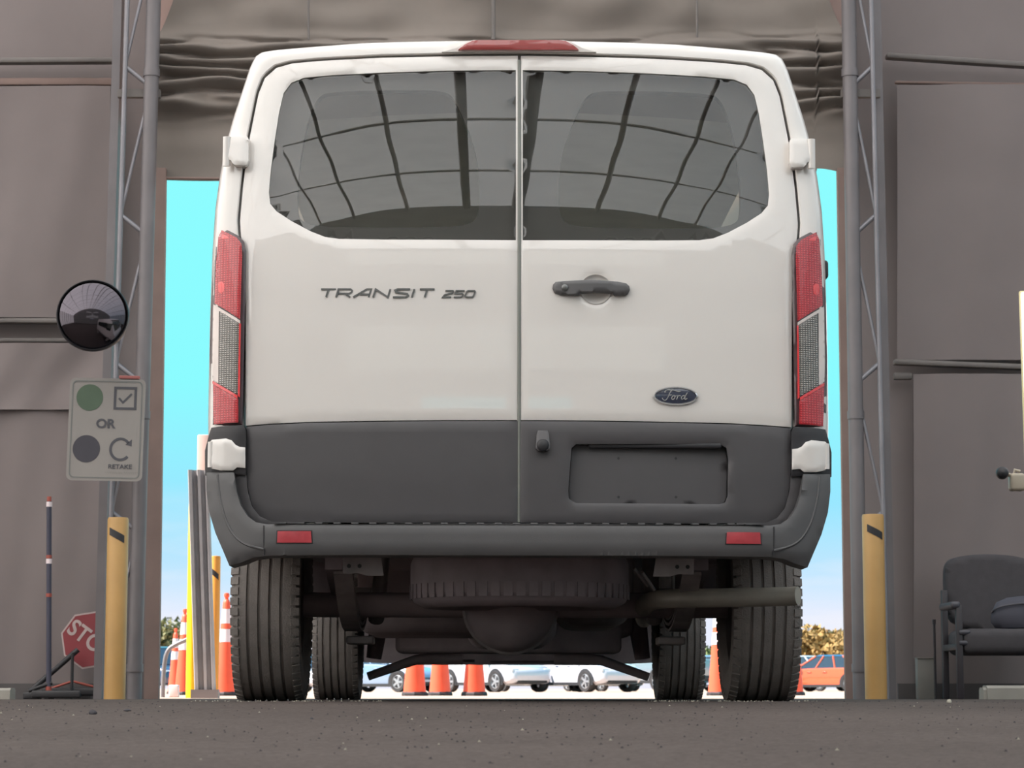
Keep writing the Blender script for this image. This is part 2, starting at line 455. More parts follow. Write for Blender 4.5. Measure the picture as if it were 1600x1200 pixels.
# ceiling: barrel roof with transverse ribs and lengthwise purlins
mb = MB(); NX = 36
mb.grid(lambda u, v: (-TW + 2 * TW * u, Y0 + (Y1 - Y0) * v, roof_z(-TW + 2 * TW * u)), NX, 20)
ceil = tag(mb.build('ceiling', FAB_ROOF, smooth=180), kind='structure')
for k in range(8):
    y = Y1 - 0.6 - k * 2.9
    mb = MB(); xs = [-TW + 2 * TW * i / NX for i in range(NX + 1)]
    mb.tube([(x, y, roof_z(x) - 0.08) for x in xs], 0.026, 6)
    mb.build('roof_rib', RIBM, ceil, smooth=60)
for x, pr in ((-9.5, .06), (-6.8, .05), (-4.2, .04), (-3.1, .05), (-1.6, .055), (-.36, .075), (.36, .075), (1.6, .055), (3.1, .05), (4.2, .04), (6.8, .05), (9.5, .06)):
    MB().tube([(x, Y0 + 0.1, roof_z(x) - 0.1), (x, Y1 - 0.1, roof_z(x) - 0.1)], pr, 6).build('roof_purlin', RIBM, ceil, smooth=60)
for sgn, nm in ((-1, 'wall_left'), (1, 'wall_right')):
    mb = MB(); mb.grid(lambda u, v: (sgn * TW, Y0 + (Y1 - Y0) * u, -0.1 + v * (4.7)), 20, 6)
    w = tag(mb.build(nm, FAB_SIDE, smooth=180), kind='structure')
    for k in range(8):
        MB().box((sgn * (TW - 0.12), Y1 - 0.6 - k * 2.9, 2.3), (0.2, 0.18, 4.8)).build('wall_post', STEELD, w)
# back wall with a gap over its door
def gable(y, hole, m, name, d=0.0):
    x0, x1, z0, z1 = hole; mb = MB(); N = 24
    def col(xa, xb, za, zb):   # zb None = up to the roof
        k = max(1, int((xb - xa) / 1.0)); 
        for i in range(k):
            a, b = xa + (xb - xa) * i / k, xa + (xb - xa) * (i + 1) / k
            ta, tb = (zb, zb) if zb is not None else (roof_z(a), roof_z(b))
            nn = 6
            vs = [(a + (b - a) * u, y, za + ((ta + (tb - ta) * u) - za) * j / nn) for j in range(nn + 1) for u in (0, 1)]
            mb.add(vs, [(2 * j, 2 * j + 1, 2 * j + 3, 2 * j + 2) for j in range(nn)])
    col(-TW, x0, -0.1, None); col(x1, TW, -0.1, None)
    if z0 > -0.1: col(x0, x1, -0.1, z0)
    col(x0, x1, z1, None)
    return tag(mb.build(name, m, smooth=30), kind='structure')
def gable_cut(y, holes, m, name):
    """end wall with window openings (x0, x1, z0, z1)"""
    xs = sorted(set([-TW + i for i in range(int(2 * TW) + 1)] + [h[0] for h in holes] + [h[1] for h in holes])); mb = MB()
    for a, b in zip(xs[:-1], xs[1:]):
        cuts = sorted((h[2], h[3]) for h in holes if h[0] <= (a + b) / 2 <= h[1]); z = -0.1
        for z0, z1 in cuts + [(None, None)]:
            ta, tb = (z0, z0) if z0 is not None else (roof_z(a), roof_z(b))
            mb.add([(a, y, z), (b, y, z), (b, y, tb), (a, y, ta)], [(0, 1, 2, 3)]); z = z1
    return tag(mb.build(name, m), kind='structure')
wb = gable_cut(Y0, [(-1.2, 1.06, 2.62, 2.86), (-3.2, -1.0, 3.26, 4.3), (-.95, .85, 3.26, 4.3), (.9, 3.2, 3.26, 4.3), (-3.2, 3.2, 6.1, 6.7)], FAB_BACK, 'wall_back')
FAB_PANE = mat_fabric('thin_window_fabric', (0.95, 0.88, 0.82), 0.85, 0.02)
for x0, x1, z0, z1 in ((-3.2, -1.0, 3.26, 4.3), (-.95, .85, 3.26, 4.3), (.9, 3.2, 3.26, 4.3), (-3.2, 3.2, 6.1, 6.7)):
    MB().box(((x0 + x1) / 2, Y0 - 0.02, (z0 + z1) / 2), (x1 - x0, 0.004, z1 - z0)).build('window_panel', FAB_PANE, wb)
for z in (2.2, 5.2):
    MB().box((0, Y0 + 0.12, z), (2 * TW - (2 if z < 5 else 8), 0.12, 0.14)).build('wall_bar', STEELD, wb)
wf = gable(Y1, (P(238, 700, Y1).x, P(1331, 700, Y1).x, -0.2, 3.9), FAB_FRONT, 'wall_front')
def bar(px0, py0, px1, py1, d, h, m, name='wall_bar', t=0.08):
    a, b = P(px0, py0, d), P(px1, py1, d)
    ang = math.atan2(b.z - a.z, b.x - a.x)
    mb = MB(); mb.rbox((a + b) / 2, ((b - a).length, t, h), 0.012, 2, Matrix.Rotation(-ang, 3, 'Y'))
    return mb.build(name, m, wf, smooth=40)
BAR = mat('wall_bar_grey', srgb(112, 106, 103), 0.6, var=0.1)
bar(-150, 97, 182, 95, 15.55, 0.036, BAR); bar(-150, 128, 178, 128, 15.6, 0.05, BROWN, 'batten_and_shade', 0.04)  # brown strip below the upper left bar stands in for a shadow line
bar(-150, 500, 176, 503, 15.55, 0.034, BAR); bar(-150, 531, 172, 532, 15.6, 0.03, BAR, 'batten_and_shade', 0.04)
bar(1384, 88, 1750, 112, 15.55, 0.036, BAR); bar(1398, 129, 1750, 135, 15.6, 0.02, BROWN, 'batten_and_shade', 0.04)
bar(1396, 566, 1750, 580, 15.55, 0.036, BAR); bar(1396, 588, 1425, 588, 15.58, 0.045, BAR, 'batten_and_shade', 0.06)
# hanging fabric sheets under the bars
def sheet(px0, px1, py0, py1, d, amp, seed, m=FAB_FRONT):
    r = random.Random(seed); ph = [r.uniform(0, 6) for _ in range(6)]
    def fn(u, v):
        p = P(px0 + (px1 - px0) * u, py0 + (py1 - py0) * v, d)
        w = math.sin(u * 11 + ph[0] + 1.5 * math.sin(v * 3 + ph[1])) * 0.5 + math.sin(v * 4 + u * 5 + ph[2]) * 0.4 + math.sin(u * 27 + v * 6 + ph[3]) * 0.2
        return (p.x, d + amp * w, p.z)
    mb = MB(); mb.grid(fn, 40, 40); return mb.build('fabric_sheet', m, wf, smooth=180)
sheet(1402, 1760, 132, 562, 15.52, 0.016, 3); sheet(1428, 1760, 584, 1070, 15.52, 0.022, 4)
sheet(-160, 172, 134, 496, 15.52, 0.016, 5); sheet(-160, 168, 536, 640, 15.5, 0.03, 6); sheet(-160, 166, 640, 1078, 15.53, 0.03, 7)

# header strip above the door, coloured pale pink as if sunlit, and its curtain, gathered half way up
mb = MB(); mb.grid(lambda u, v: tuple(P(236 + 1100 * u, -140 + 330 * v, 15.6)), 4, 2); mb.build('header_fabric', FAB_PINK, wf)
from mathutils import noise as mnoise
cur = thing('door_curtain', 'grey fabric door curtain gathered in folds above the opening', 'curtain', P(780, 280, 15.2))
def curtain_pt(u, v):
    s = abs(u - 0.5) * 2
    px = 244 + (1322 - 244) * u
    py = -150 + v * 430
    if py > 60: px += (1 - s) * 0
    low = 280 - (12 * max(0, (u - 0.93) / 0.07) if u > 0.93 else 0) + 4 * math.sin(u * 9)
    if u > 0.955: low = 264 + 10 * ((u - 0.955) / 0.045) ** 2
    t = (py + 150) / 430
    py = -150 + t * (low + 150)
    # corners drawn in above the gather
    g = math.exp(-((py - 10) / 45) ** 2) * 22
    if py < 62:
        k = min(1, max(0, (62 - py) / 60)); 
        if s > 0.95: px += (1 if u < .5 else -1) * 26 * k * min(1, (s - 0.95) / 0.05)
    f = 1 / (1 + math.exp(-(py - 62) / 5)) * 1 / (1 + math.exp((py - 178) / 5))     # the gathered band
    n1 = mnoise.noise((px * 0.004, py * 0.02, 3.1)); n2 = mnoise.noise((px * 0.011, py * 0.05, 7.7)); n3 = mnoise.noise((px * 0.03, py * 0.03, 1.7))
    amp = 0.055 + 0.05 * s * s
    fold = abs(math.sin((py - 62) / 116 * PI * 5 + 2.2 * n1 + 1.5 * n2 * (0.4 + s)))
    d = f * (0.09 + 0.85 * amp * (1.6 * fold - 0.8) + 0.05 * n2 + 0.035 * s * n3)
    d += (1 - f) * (0.012 * math.sin(px * 0.02 + 2 * n1) + 0.02 * n1 + (0.05 * mnoise.noise((px * .012, py * .02, 0.4)) if py < 62 else 0))
    p = P(px, py + f * 6 * n2, 15.2)
    return (p.x, 15.2 - d, p.z)
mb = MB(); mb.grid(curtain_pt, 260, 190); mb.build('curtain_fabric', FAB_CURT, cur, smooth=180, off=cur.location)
for px, w in ((482, .008), (771, .014), (1089, .008)):
    a, b = P(px - 1, -150, 15.12), P(px, 62, 15.12)
    MB().tube([a, b], w, 8).build('curtain_cord', BAR, cur, smooth=60, off=cur.location)
MB().tube([P(250, 278, 15.2), P(780, 283, 15.2), P(1230, 279, 15.2)], 0.008, 8).build('hem_bar', BROWN, cur, smooth=60, off=cur.location)

# lattice columns at both sides of the door
def lattice(label, chord, post, strip, flange, sgn):
    base = P(post[1], 1092, 14.95); base.z = zg(14.95)
    t = thing('lattice_column', label, 'column', base, group='lattice columns beside the door')
    def seg(x0, x1, y0, y1, d): return P(x0 + (x1 - x0) * (y0 / 1092.0), y0, d), P(x0 + (x1 - x0) * (y1 / 1092.0), y1, d)
    D = 14.95
    bt = 1094
    a, b = seg(*post, -220, bt, D); MB().tube([a, b], 0.047, 16).build('post', STEELD, t, smooth=60, off=base)
    for yv in (120, 655, 1050):
        a = P(post[0] + (post[1] - post[0]) * yv / 1092, yv, D); MB().tube([a, a + Vector((0, 0, 0.05))], 0.053, 16).build('sleeve', STEELD, t, smooth=60, off=base)
    a, b = seg(*chord, -220, bt, D - 0.02); c = (a + b) / 2
    MB().tube([a, b], 0.016, 10).build('chord', STEEL, t, smooth=60, off=base)
    a, b = seg(*flange, -220, bt, D + 0.12)
    mb = MB(); w = 0.026
    mb.add([(a.x - w, a.y, a.z), (a.x + w, a.y, a.z), (b.x + w, b.y, b.z), (b.x - w, b.y, b.z), (a.x - w, a.y + .1, a.z), (a.x + w, a.y + .1, a.z), (b.x + w, b.y + .1, b.z), (b.x - w, b.y + .1, b.z)],
           [(0, 1, 2, 3), (7, 6, 5, 4), (0, 4, 5, 1), (1, 5, 6, 2), (2, 6, 7, 3), (3, 7, 4, 0)])
    mb.build('flange', STEELD, t, off=base)
    a, b = seg(*strip, 262, bt, D + 0.22)
    mb = MB(); w = 0.038
    mb.add([(a.x - w, a.y, a.z), (a.x + w, a.y, a.z), (b.x + w * 1.2, b.y, b.z), (b.x - w * 1.2, b.y, b.z), (a.x - w, a.y + .06, a.z), (a.x + w, a.y + .06, a.z), (b.x + w * 1.2, b.y + .06, b.z), (b.x - w * 1.2, b.y + .06, b.z)],
           [(0, 1, 2, 3), (7, 6, 5, 4), (0, 4, 5, 1), (1, 5, 6, 2), (2, 6, 7, 3), (3, 7, 4, 0)])
    mb.build('side_seal', BROWN, t, off=base)
    def at(l, y): return P(l[0] + (l[1] - l[0]) * y / 1092, y, D - 0.01)
    yb = -120
    while yb < 1000:
        MB().tube([at(chord, yb - 8), at(post, yb + 24)], 0.015, 8).build('brace', STEEL, t, smooth=60, off=base)
        MB().tube([at(post, yb + 24), at(chord, yb + 222)], 0.011, 8).build('brace', STEEL, t, smooth=60, off=base)
        yb += 232
    a = at(chord, 143); b = at(post, 143)
    MB().box((a + b) / 2 + Vector((0, 0.06, 0)), (abs(a.x - b.x) + 0.1, 0.05, 0.05)).build('cross_tie', BAR, t, off=base)
    return t
lattice('grey lattice steel column left of the door opening', (199, 165), (240, 209), (254, 236), (184, 152), -1)
lattice('grey lattice steel column right of the door opening', (1361, 1387), (1326, 1345), (1313, 1333), (1370, 1394), 1)

# ------------------------------------------------------------------ the van
VAN_X = P(810, 450, 8.0).x
VAN_M = Matrix.Translation((VAN_X, 8.0, 0.0)) @ Matrix.Rotation(math.radians(0.5), 4, 'Z') @ Matrix.Rotation(math.radians(0.12), 4, 'Y')
VAN_I = VAN_M.inverted()
van = thing('van', 'white cargo van with dark grey lower trim seen square from behind', 'van')
van.matrix_world = VAN_M
_lz = np.array([0.3, 0.55, 0.75, 1.0, 1.2, 1.4, 1.55, 1.7, 1.85, 2.0, 2.1, 2.2, 2.4]); _ly = np.array([.035, .016, .002, 0, 0, .004, .012, .026, .045, .069, .087, .108, .16])
_fz = np.linspace(0.3, 2.4, 421); _fy = np.interp(_fz, _lz, _ly); _k = np.exp(-np.linspace(-2, 2, 41) ** 2); _k /= _k.sum()
_fy = np.convolve(np.pad(_fy, 20, mode='edge'), _k, mode='valid')
def yrear(x, z): return float(np.interp(z, _fz, _fy)) + 0.055 * abs(x) ** 3
def loc_px(px, py, yf=yrear):
    """van-local (x, z) of a photo pixel on the surface y = yf(x, z)"""
    o = VAN_I @ Vector((0, 0, CAMZ)); d = (VAN_I @ P(px, py, 8.0)) - o
    y = 0.0
    for _ in range(6):
        t = (y - o.y) / d.y; q = o + d * t; y = yf(q.x, q.z)
    return (q.x, q.z)
def L(pts, yf=yrear, n=0): 
    r = [loc_px(a, b, yf) for a, b in pts]
    return chaikin(r, n) if n else r
def mir(pts): return [(-x, z) for x, z in reversed(pts)]
def sym(pts): return pts + mir(pts)          # left half, from top centre down to bottom centre

# --- body shell: radial loft from the door opening over the pillars and along the sides
door_half = L([(810, 85), (700, 86), (600, 88), (500, 93), (455, 97), (430, 104), (412, 120), (402, 145), (395, 180), (389, 210), (384, 240), (378, 290), (373, 345), (377, 400), (382, 470), (382, 560), (382, 660), (383, 720), (385, 760), (391, 790), (402, 806), (420, 815), (560, 817), (810, 817)])
sil_y = lambda x, z: float(np.interp(z, _fz, _fy)) + 0.17
sil_half = L([(810, 73), (720, 74), (640, 75), (566, 77), (480, 83), (425, 87), (408, 90), (400, 96), (393, 110), (383, 140), (366, 190), (353, 235), (345, 280), (338, 330), (333, 400), (329, 500), (327, 600), (326, 660), (327, 740), (334, 800), (350, 838), (380, 850), (810, 852)], sil_y)
def radial(loop, c, ths):
    out = []; n = len(loop)
    for th in ths:
        dx, dz = math.sin(th), math.cos(th); best = None
        for i in range(n):
            (x1, z1), (x2, z2) = loop[i], loop[(i + 1) % n]; ex, ez = x2 - x1, z2 - z1
            den = dx * ez - dz * ex
            if abs(den) < 1e-12: continue
            ax, az = x1 - c[0], z1 - c[1]
            t = (ax * ez - az * ex) / den; u = (ax * dz - az * dx) / den
            if t > 0 and -1e-6 <= u <= 1 + 1e-6: best = t if best is None else max(best, t)
        out.append(best)
    return out
CC = (0.0, 1.25)
NT = 360
ths = [2 * PI * (i + 0.5) / NT for i in range(NT)]
r_in, r_out = radial(sym(door_half), CC, ths), radial(sym(sil_half), CC, ths)
def pt(th, r): return CC[0] + math.sin(th) * r, CC[1] + math.cos(th) * r
rings = []
def ring(fr, fy):
    rr = []
    for i, th in enumerate(ths):
        x, z = pt(th, fr(i)); rr.append((x, fy(i, x, z), z))
    rings.append(rr)
g = 0.005
yin = [yrear(*pt(th, r_in[i])) for i, th in enumerate(ths)]
yo = [sil_y(*pt(th, r_out[i])) for i, th in enumerate(ths)]
ring(lambda i: r_in[i] - 0.035, lambda i, x, z: yin[i] + 0.075)
ring(lambda i: r_in[i] - 0.03, lambda i, x, z: yin[i] + 0.06)
ring(lambda i: r_in[i] + g, lambda i, x, z: yin[i] + 0.06)
ring(lambda i: r_in[i] + g, lambda i, x, z: yin[i] + 0.004)
ring(lambda i: r_in[i] + g + 0.004, lambda i, x, z: yin[i] + 0.0)
for t in (0.3, 0.55, 0.75, 0.88, 0.96):
    e = 1 - math.sqrt(1 - t ** 3)
    ring(lambda i: r_in[i] + g + (r_out[i] - r_in[i] - g) * t, lambda i, x, z: yin[i] + (yo[i] - yin[i]) * e * 0.85)
ring(lambda i: r_out[i], lambda i, x, z: yo[i])
van_y = [0.35, 0.5, 0.55] + [0.6 + 0.06 * k for k in range(1, 15)] + [1.6, 2.2, 2.8, 3.4, 3.9] + [4.15 + .06 * k for k in range(0, 16)] + [5.2, 5.45, 5.65, 5.8, 5.88]
for y in van_y:
    top = 3.0 if y < 3.9 else (2.14 - (y - 3.9) * 0.80 if y < 4.95 else 1.30 - (y - 4.95) * 0.32)
    if y > 5.7: top -= (y - 5.7) * 1.2
    nar = 1.0 - max(0, y - 5.0) ** 2 * 0.10
    ring(lambda i: r_out[i], lambda i, x, z: y)
    rings[-1] = [(x * nar, yy_, min(z, top)) for x, yy_, z in rings[-1]]
vs = [p for r in rings for p in r]; fs = []; fs_dark = []
for j in range(len(rings) - 1):
    for i in range(NT):
        i2 = (i + 1) % NT; f = (j * NT + i, (j + 1) * NT + i, (j + 1) * NT + i2, j * NT + i2)
        c = sum((Vector(vs[k]) for k in f), Vector()) / 4
        if (Vector((c.y, c.z)) - Vector((1.0, 0.35))).length < 0.41 and abs(c.x) > 0.8: continue
        if (Vector((c.y, c.z)) - Vector((4.68, 0.34))).length < 0.41 and abs(c.x) > 0.7: continue
        if 3.95 < c.y < 4.9 and c.z > 1.36 and abs(c.x) < 0.86: continue        # windscreen
        if 0.62 < c.y < 3.3 and 1.42 < c.z < 1.92 and abs(c.x) > 0.8: continue  # unseen cargo side openings, added to light the headliner
        if 3.5 < c.y < 4.35 and 1.35 < c.z < 1.9 and abs(c.x) > 0.86: continue  # cab side windows
        fs.append(f)
mb = MB(); mb.add(vs, fs); mb.add([Vector(p) for p in rings[-1]], [tuple(range(NT))])
mb.build('body_shell', WHITE, van, smooth=38)
# inner lining of the cargo space and cab glass
LINER = mat('headliner_grey', srgb(226, 226, 216), 0.8, var=0.06)
mb = MB()
mb.grid(lambda u, v: (-0.88 + 1.76 * u, 0.3 + 3.8 * v, 2.04 - 0.05 * (2 * u - 1) ** 2), 8, 6)
mb.build('headliner', LINER, van, smooth=180)
for s in (-1, 1):
    mb = MB(); mb.grid(lambda u, v: (s * (1.0 - 0.02 * v), 0.3 + 3.2 * u, 0.72 + 0.68 * v), 4, 4); mb.build('side_lining', LINER, van, smooth=180)
MB().box((0, 2.4, 0.66), (1.9, 4.6, 0.06)).build('cargo_floor', UNDER, van)
ws = MB(); ws.grid(lambda u, v: ((-0.88 + 1.76 * u), 3.93 + 1.0 * v, 2.115 - 0.80 * v + 0.01 - 0.02 * (2 * u - 1) ** 2), 8, 6); ws.build('windscreen', GLASSC, van, smooth=180)
for s in (-1, 1):
    MB().box((s * 0.985, 1.96, 1.66), (0.008, 2.75, 0.62), Matrix.Rotation(s * -0.17, 3, 'Y')).build('added_side_window', GLASSC, van)  # unseen panes for the openings added to brighten the headliner
    MB().box((s * 1.0, 3.92, 1.62), (0.008, 0.9, 0.56), Matrix.Rotation(s * -0.15, 3, 'Y')).build('cab_window', GLASSC, van)

# --- rear doors
INNER = mat('door_inner_trim', srgb(100, 96, 95), 0.7, var=0.05)
def clip_gap(loop, gx):
    return [(min(x, gx) if True else x, z) for x, z in loop]
GAP = 0.005
door_l = [(x, z) for x, z in door_half]; door_l[0] = (-GAP, door_l[0][1]); door_l[-1] = (-GAP, door_l[-1][1])
door_l = [(min(x + (0.004 if abs(x) > 0.5 else 0), -GAP), z - (0.004 if z > 1.9 else 0)) for x, z in door_l]
waist = L([(810, 657), (700, 657), (600, 658), (480, 660), (420, 663), (382, 666)])
zw = [(abs(x), z) for x, z in waist]
def zwaist(x): return float(np.interp(abs(x), [a for a, _ in zw], [b for _, b in zw]))
up = [(x, z) for x, z in door_l if z > zwaist(x) + 0.004]
lo = [(x, z) for x, z in door_l if z < zwaist(x) - 0.004]
wl = [(x, z) for x, z in waist if abs(x) > 0.02]
upper_l = up + [(-0.975 if False else up[-1][0], zwaist(up[-1][0]) + 0.002)] + [(x, z + 0.002) for x, z in reversed(wl[:-1])] + [(-GAP, zwaist(0) + 0.002)]
lower_l = [(-GAP, zwaist(0) - 0.002)] + [(x, z - 0.002) for x, z in wl[:-1]] + [(lo[0][0], zwaist(lo[0][0]) - 0.002)] + lo
win_l = L([(806, 109), (700, 110), (600, 113), (520, 117), (475, 121), (455, 129), (443, 145), (436, 175), (429, 220), (423, 265), (420, 300), (422, 318), (432, 330), (455, 345), (485, 361), (508, 370), (530, 373), (600, 374), (806, 375)])
win_l = [(min(x, -GAP - 0.0005) , z) for x, z in win_l]
# the glass runs to the door's inner edge; cut the opening a little short of it
hole_l = [(min(x, -0.0078), z) for x, z in win_l]
see_l = L([(512, 139), (600, 136), (690, 136), (708, 146), (722, 175), (738, 215), (748, 255), (750, 320), (742, 345), (700, 352), (520, 352), (470, 345), (462, 325), (464, 270), (474, 205), (486, 165), (497, 146)], n=2)
LETTERS = {   # stroke letters in a 1 x 1 box, slanted later
    'T': [[(0, 1), (1, 1)], [(.5, 1), (.5, 0)]],
    'R': [[(0, 0), (0, 1), (.85, 1), (1, .82), (1, .62), (.85, .45), (0.1, .45)], [(.55, .45), (1, 0)]],
    'A': [[(-.1, 0), (.7, 1), (1, 1), (1, 0)], [(.35, .36), (1, .36)]],
    'N': [[(0, 0), (0, 1), (1, 0), (1, 1)]],
    'S': [[(1, 1), (.15, 1), (0, .85), (.1, .62), (.9, .42), (1, .2), (.85, 0), (0, 0)]],
    'I': [[(0, 0), (0, 1)]],
    '2': [[(0, 1), (.9, 1), (1, .85), (.9, .62), (.1, .35), (0, 0), (1, 0)]],
    '5': [[(1, 1), (0, 1), (0, .55), (.85, .55), (1, .4), (1, .15), (.85, 0), (0, 0)]],
    '0': [[(.12, 0), (0, .15), (0, .85), (.12, 1), (.88, 1), (1, .85), (1, .15), (.88, 0), (.12, 0)]],
}
cup_c = loc_px(931, 452); cup = [(cup_c[0] + 0.052 * math.cos(a), cup_c[1] + 0.050 * math.sin(a)) for a in (2 * PI * k / 32 for k in range(32))]
plate_r = L([(893, 700), (900, 694), (1125, 694), (1135, 700), (1138, 716), (1137, 775), (1133, 785), (1122, 788), (900, 786), (889, 779), (888, 765)])
for side in (-1, 1):
    S = (lambda p: p) if side < 0 else mir
    holes = [S(hole_l)]
    if side > 0: holes.append(cup)
    d = patch(S(upper_l), yrear, holes, 0.022, 0.03, 0.004).build('rear_door', WHITE, van, smooth=50)
    yglass = lambda x, z: yrear(x, z) + 0.008
    patch(S(win_l), yglass, (), 0.03, 0, 0).build('window_glass', GLASS, d, smooth=180)
    ycl = lambda x, z: yrear(x, z) - 0.006 - 0.010 * math.exp(-((z - zwaist(x)) / 0.02) ** 2) * 0 
    patch(S(lower_l), ycl, [plate_r] if side > 0 else (), 0.022, 0.03, 0.005).build('lower_cladding', CLAD, d, smooth=50)
    # dark inner frame behind the glass with its opening
    full = [(x * 0.985, z) for x, z in door_l]
    patch(S(full), lambda x, z: yrear(x, z) + 0.045, [S(see_l)], 0.05, 0.05, 0).build('inner_frame', INNER, d, smooth=50)
    sx = side * 0.0
    if side < 0:
        # centre gasket strip
        zz = [1.98 - 0.1 * k for k in range(0, 15)]
        mb = MB(); z_hi, z_lo = door_half[0][1] - 0.02, door_half[-1][1] + 0.003
        mb.grid(lambda u, v: (-0.006 + 0.012 * u, yrear(0, z_lo + (z_hi - z_lo) * v) + 0.002 - 0.004 * math.sin(u * PI), z_lo + (z_hi - z_lo) * v), 4, 40)
        mb.build('centre_gasket', GASKET, d, smooth=180)
        # model lettering
        x_px = {'T': (499, 519)}
        spans = [('T', 500, 523), ('R', 527, 549), ('A', 556, 578), ('N', 585, 608), ('S', 616, 639), ('I', 645.5, 645.5), ('T', 654, 677)]
        small = [('2', 694, 707), ('5', 711, 724), ('0', 728, 741)]
        for lst, ya, yb, w in ((spans, 452, 464.5, 0.0060), (small, 454.5, 464.5, 0.0052)):
            for ch, xa, xb in lst:
                mbx = MB()
                for st in LETTERS[ch]:
                    pts = []
                    for u, v in st:
                        px = xa + (xb - xa) * u + (v - 0.5) * 4.0; py = yb + (ya - yb) * v
                        pts.append(loc_px(px, py))
                    y0 = yrear(pts[0][0], pts[0][1])
                    mbx.ribbon(pts, w, y0 - 0.004, y0 + 0.004)
                mbx.build('badge_letter', BADGE, d)
    else:
        # handle in its cup
        mb = MB(); rr = [1.0, 0.93, 0.8, 0.6, 0.35, 0.0]; dp = [0.0, 0.006, 0.011, 0.014, 0.016, 0.017]
        vs = []; nn = 32
        for r, q in zip(rr, dp):
            for k in range(nn):
                x = cup_c[0] + 0.0525 * r * math.cos(2 * PI * k / nn); z = cup_c[1] + 0.0505 * r * math.sin(2 * PI * k / nn); vs.append((x, yrear(x, z) + q, z))
        mb.add(vs, [(i * nn + k, i * nn + (k + 1) % nn, (i + 1) * nn + (k + 1) % nn, (i + 1) * nn + k) for i in range(5) for k in range(nn)])
        mb.build('handle_cup', WHITE, d, smooth=180)
        ho = L([(868, 441), (880, 440), (905, 439.5), (925, 439), (945, 440), (965, 441.5), (978, 443.5), (983, 448), (984, 454), (981, 460), (976, 462.5), (960, 462.5), (957, 459), (930, 458), (908, 459), (904, 462.5), (875, 461.5), (866, 458), (863, 451), (864, 445)])
        patch(ho, lambda x, z: yrear(x, z) - 0.030 + 0.9 * (x - cup_c[0]) ** 2, (), 0.008, 0.022, 0.008).build('handle', mat('handle_dark_grey', srgb(92, 91, 92), 0.45), d, smooth=60)
        kx, kz = loc_px(882, 451); MB().lathe([(0.0, -0.028), (0.008, -0.028), (0.0105, -0.026), (0.0105, -0.01)], (kx, yrear(kx, kz), kz), 'Y', 20).build('key_lock', BADGE, d, smooth=40)
        # oval badge
        bx, bz = loc_px(1055.5, 619); A, B = 0.0745, 0.0315; y0 = yrear(bx, bz)
        mb = MB(); nn = 48; vs = []
        for r, q in ((1.0, 0.0), (1.0, -0.006), (0.97, -0.010), (0.92, -0.010), (0.90, -0.006)):
            for k in range(nn):
                a = 2 * PI * k / nn; vs.append((bx + A * r * math.cos(a), yrear(bx + A * r * math.cos(a), bz) + q, bz + B * (1 - (1 - r) * A / B) * math.sin(a)))
        mb.add(vs, [(i * nn + k, i * nn + (k + 1) % nn, (i + 1) * nn + (k + 1) % nn, (i + 1) * nn + k) for i in range(4) for k in range(nn)])
        mb.build('badge_rim', CHROME, d, smooth=60)
        ov = [(bx + A * 0.905 * math.cos(2 * PI * k / nn), bz + B * 0.78 * math.sin(2 * PI * k / nn)) for k in range(nn)]
        patch(ov, lambda x, z: yrear(x, bz) - 0.006 - 0.004 * (1 - ((x - bx) / A) ** 2 - ((z - bz) / B) ** 2), (), 0.006, 0.004, 0).build('badge_oval', NAVY, d, smooth=180)
        def scr(px, py): return loc_px(px, py)
        strokes = [  # the script word
            [(1034.5, 622), (1036, 625.5), (1039.5, 626), (1042.5, 623), (1045, 617), (1047.5, 612), (1050.5, 610), (1055, 611), (1060, 612.5), (1063, 611.5)],
            [(1040.5, 612.5), (1038, 613.5), (1039, 611), (1043, 609.5), (1047.5, 610.2), (1050.5, 610)], [(1043.5, 618), (1049, 617.5)],
            [(1051, 619), (1048.8, 622.5), (1050, 625), (1053, 624), (1054.5, 620.5), (1053, 618.4), (1051, 619), (1054, 620), (1056.5, 619)],
            [(1057.5, 618.5), (1058.5, 620), (1056.8, 625)], [(1058.2, 620.8), (1060, 618.8), (1062, 618.6), (1063, 619.5)],
            [(1069.5, 619), (1066.5, 618.8), (1064.2, 621.5), (1064.2, 624.3), (1066, 624.6), (1068.5, 622.5), (1073.5, 614)], [(1070.5, 619.5), (1069, 623.5), (1070.5, 625), (1073.5, 623)]]
        mb = MB()
        for st in strokes:
            q = chaikin([scr(*s_) for s_ in st], 1, closed=False); yq = yrear(bx, bz) - 0.0115
            mb.ribbon(q, 0.0028, yq, yq + 0.003)
        mb.build('badge_script', CHROME, d)
        # number plate recess, its screw holes and lamp bar
        rx = [p[0] for p in plate_r]; rz = [p[1] for p in plate_r]; cx0, cz0 = sum(rx) / len(rx), (min(rz) + max(rz)) / 2
        q = [(cx0 + (x - cx0) * 0.99, cz0 + (z - cz0) * 0.985) for x, z in plate_r]
        patch(q, lambda x, z: yrear(x, z) + 0.020 + 0.012 * (z - min(rz)) / 0.2, (), 0.03, 0, 0).build('plate_recess', CLAD, d, smooth=180)
        zt = max(rz); 
        MB().rbox((cx0, yrear(cx0, zt) + 0.016, zt - 0.006), (0.44, 0.026, 0.018), 0.006).build('plate_lamp_bar', BLACK, d, smooth=60)
        for px, py in ((967, 715), (1057, 715), (967, 776), (1057, 776)):
            x, z = loc_px(px, py); yq = yrear(x, z) + 0.02
            MB().lathe([(0.0, -0.001), (0.0045, -0.001), (0.0045, 0.006)], (x, yq + 0.012 * (z - min(rz)) / 0.2, z), 'Y', 10).build('screw_hole', BLACK, d)
        # camera pod
        x, z = loc_px(848, 689); 
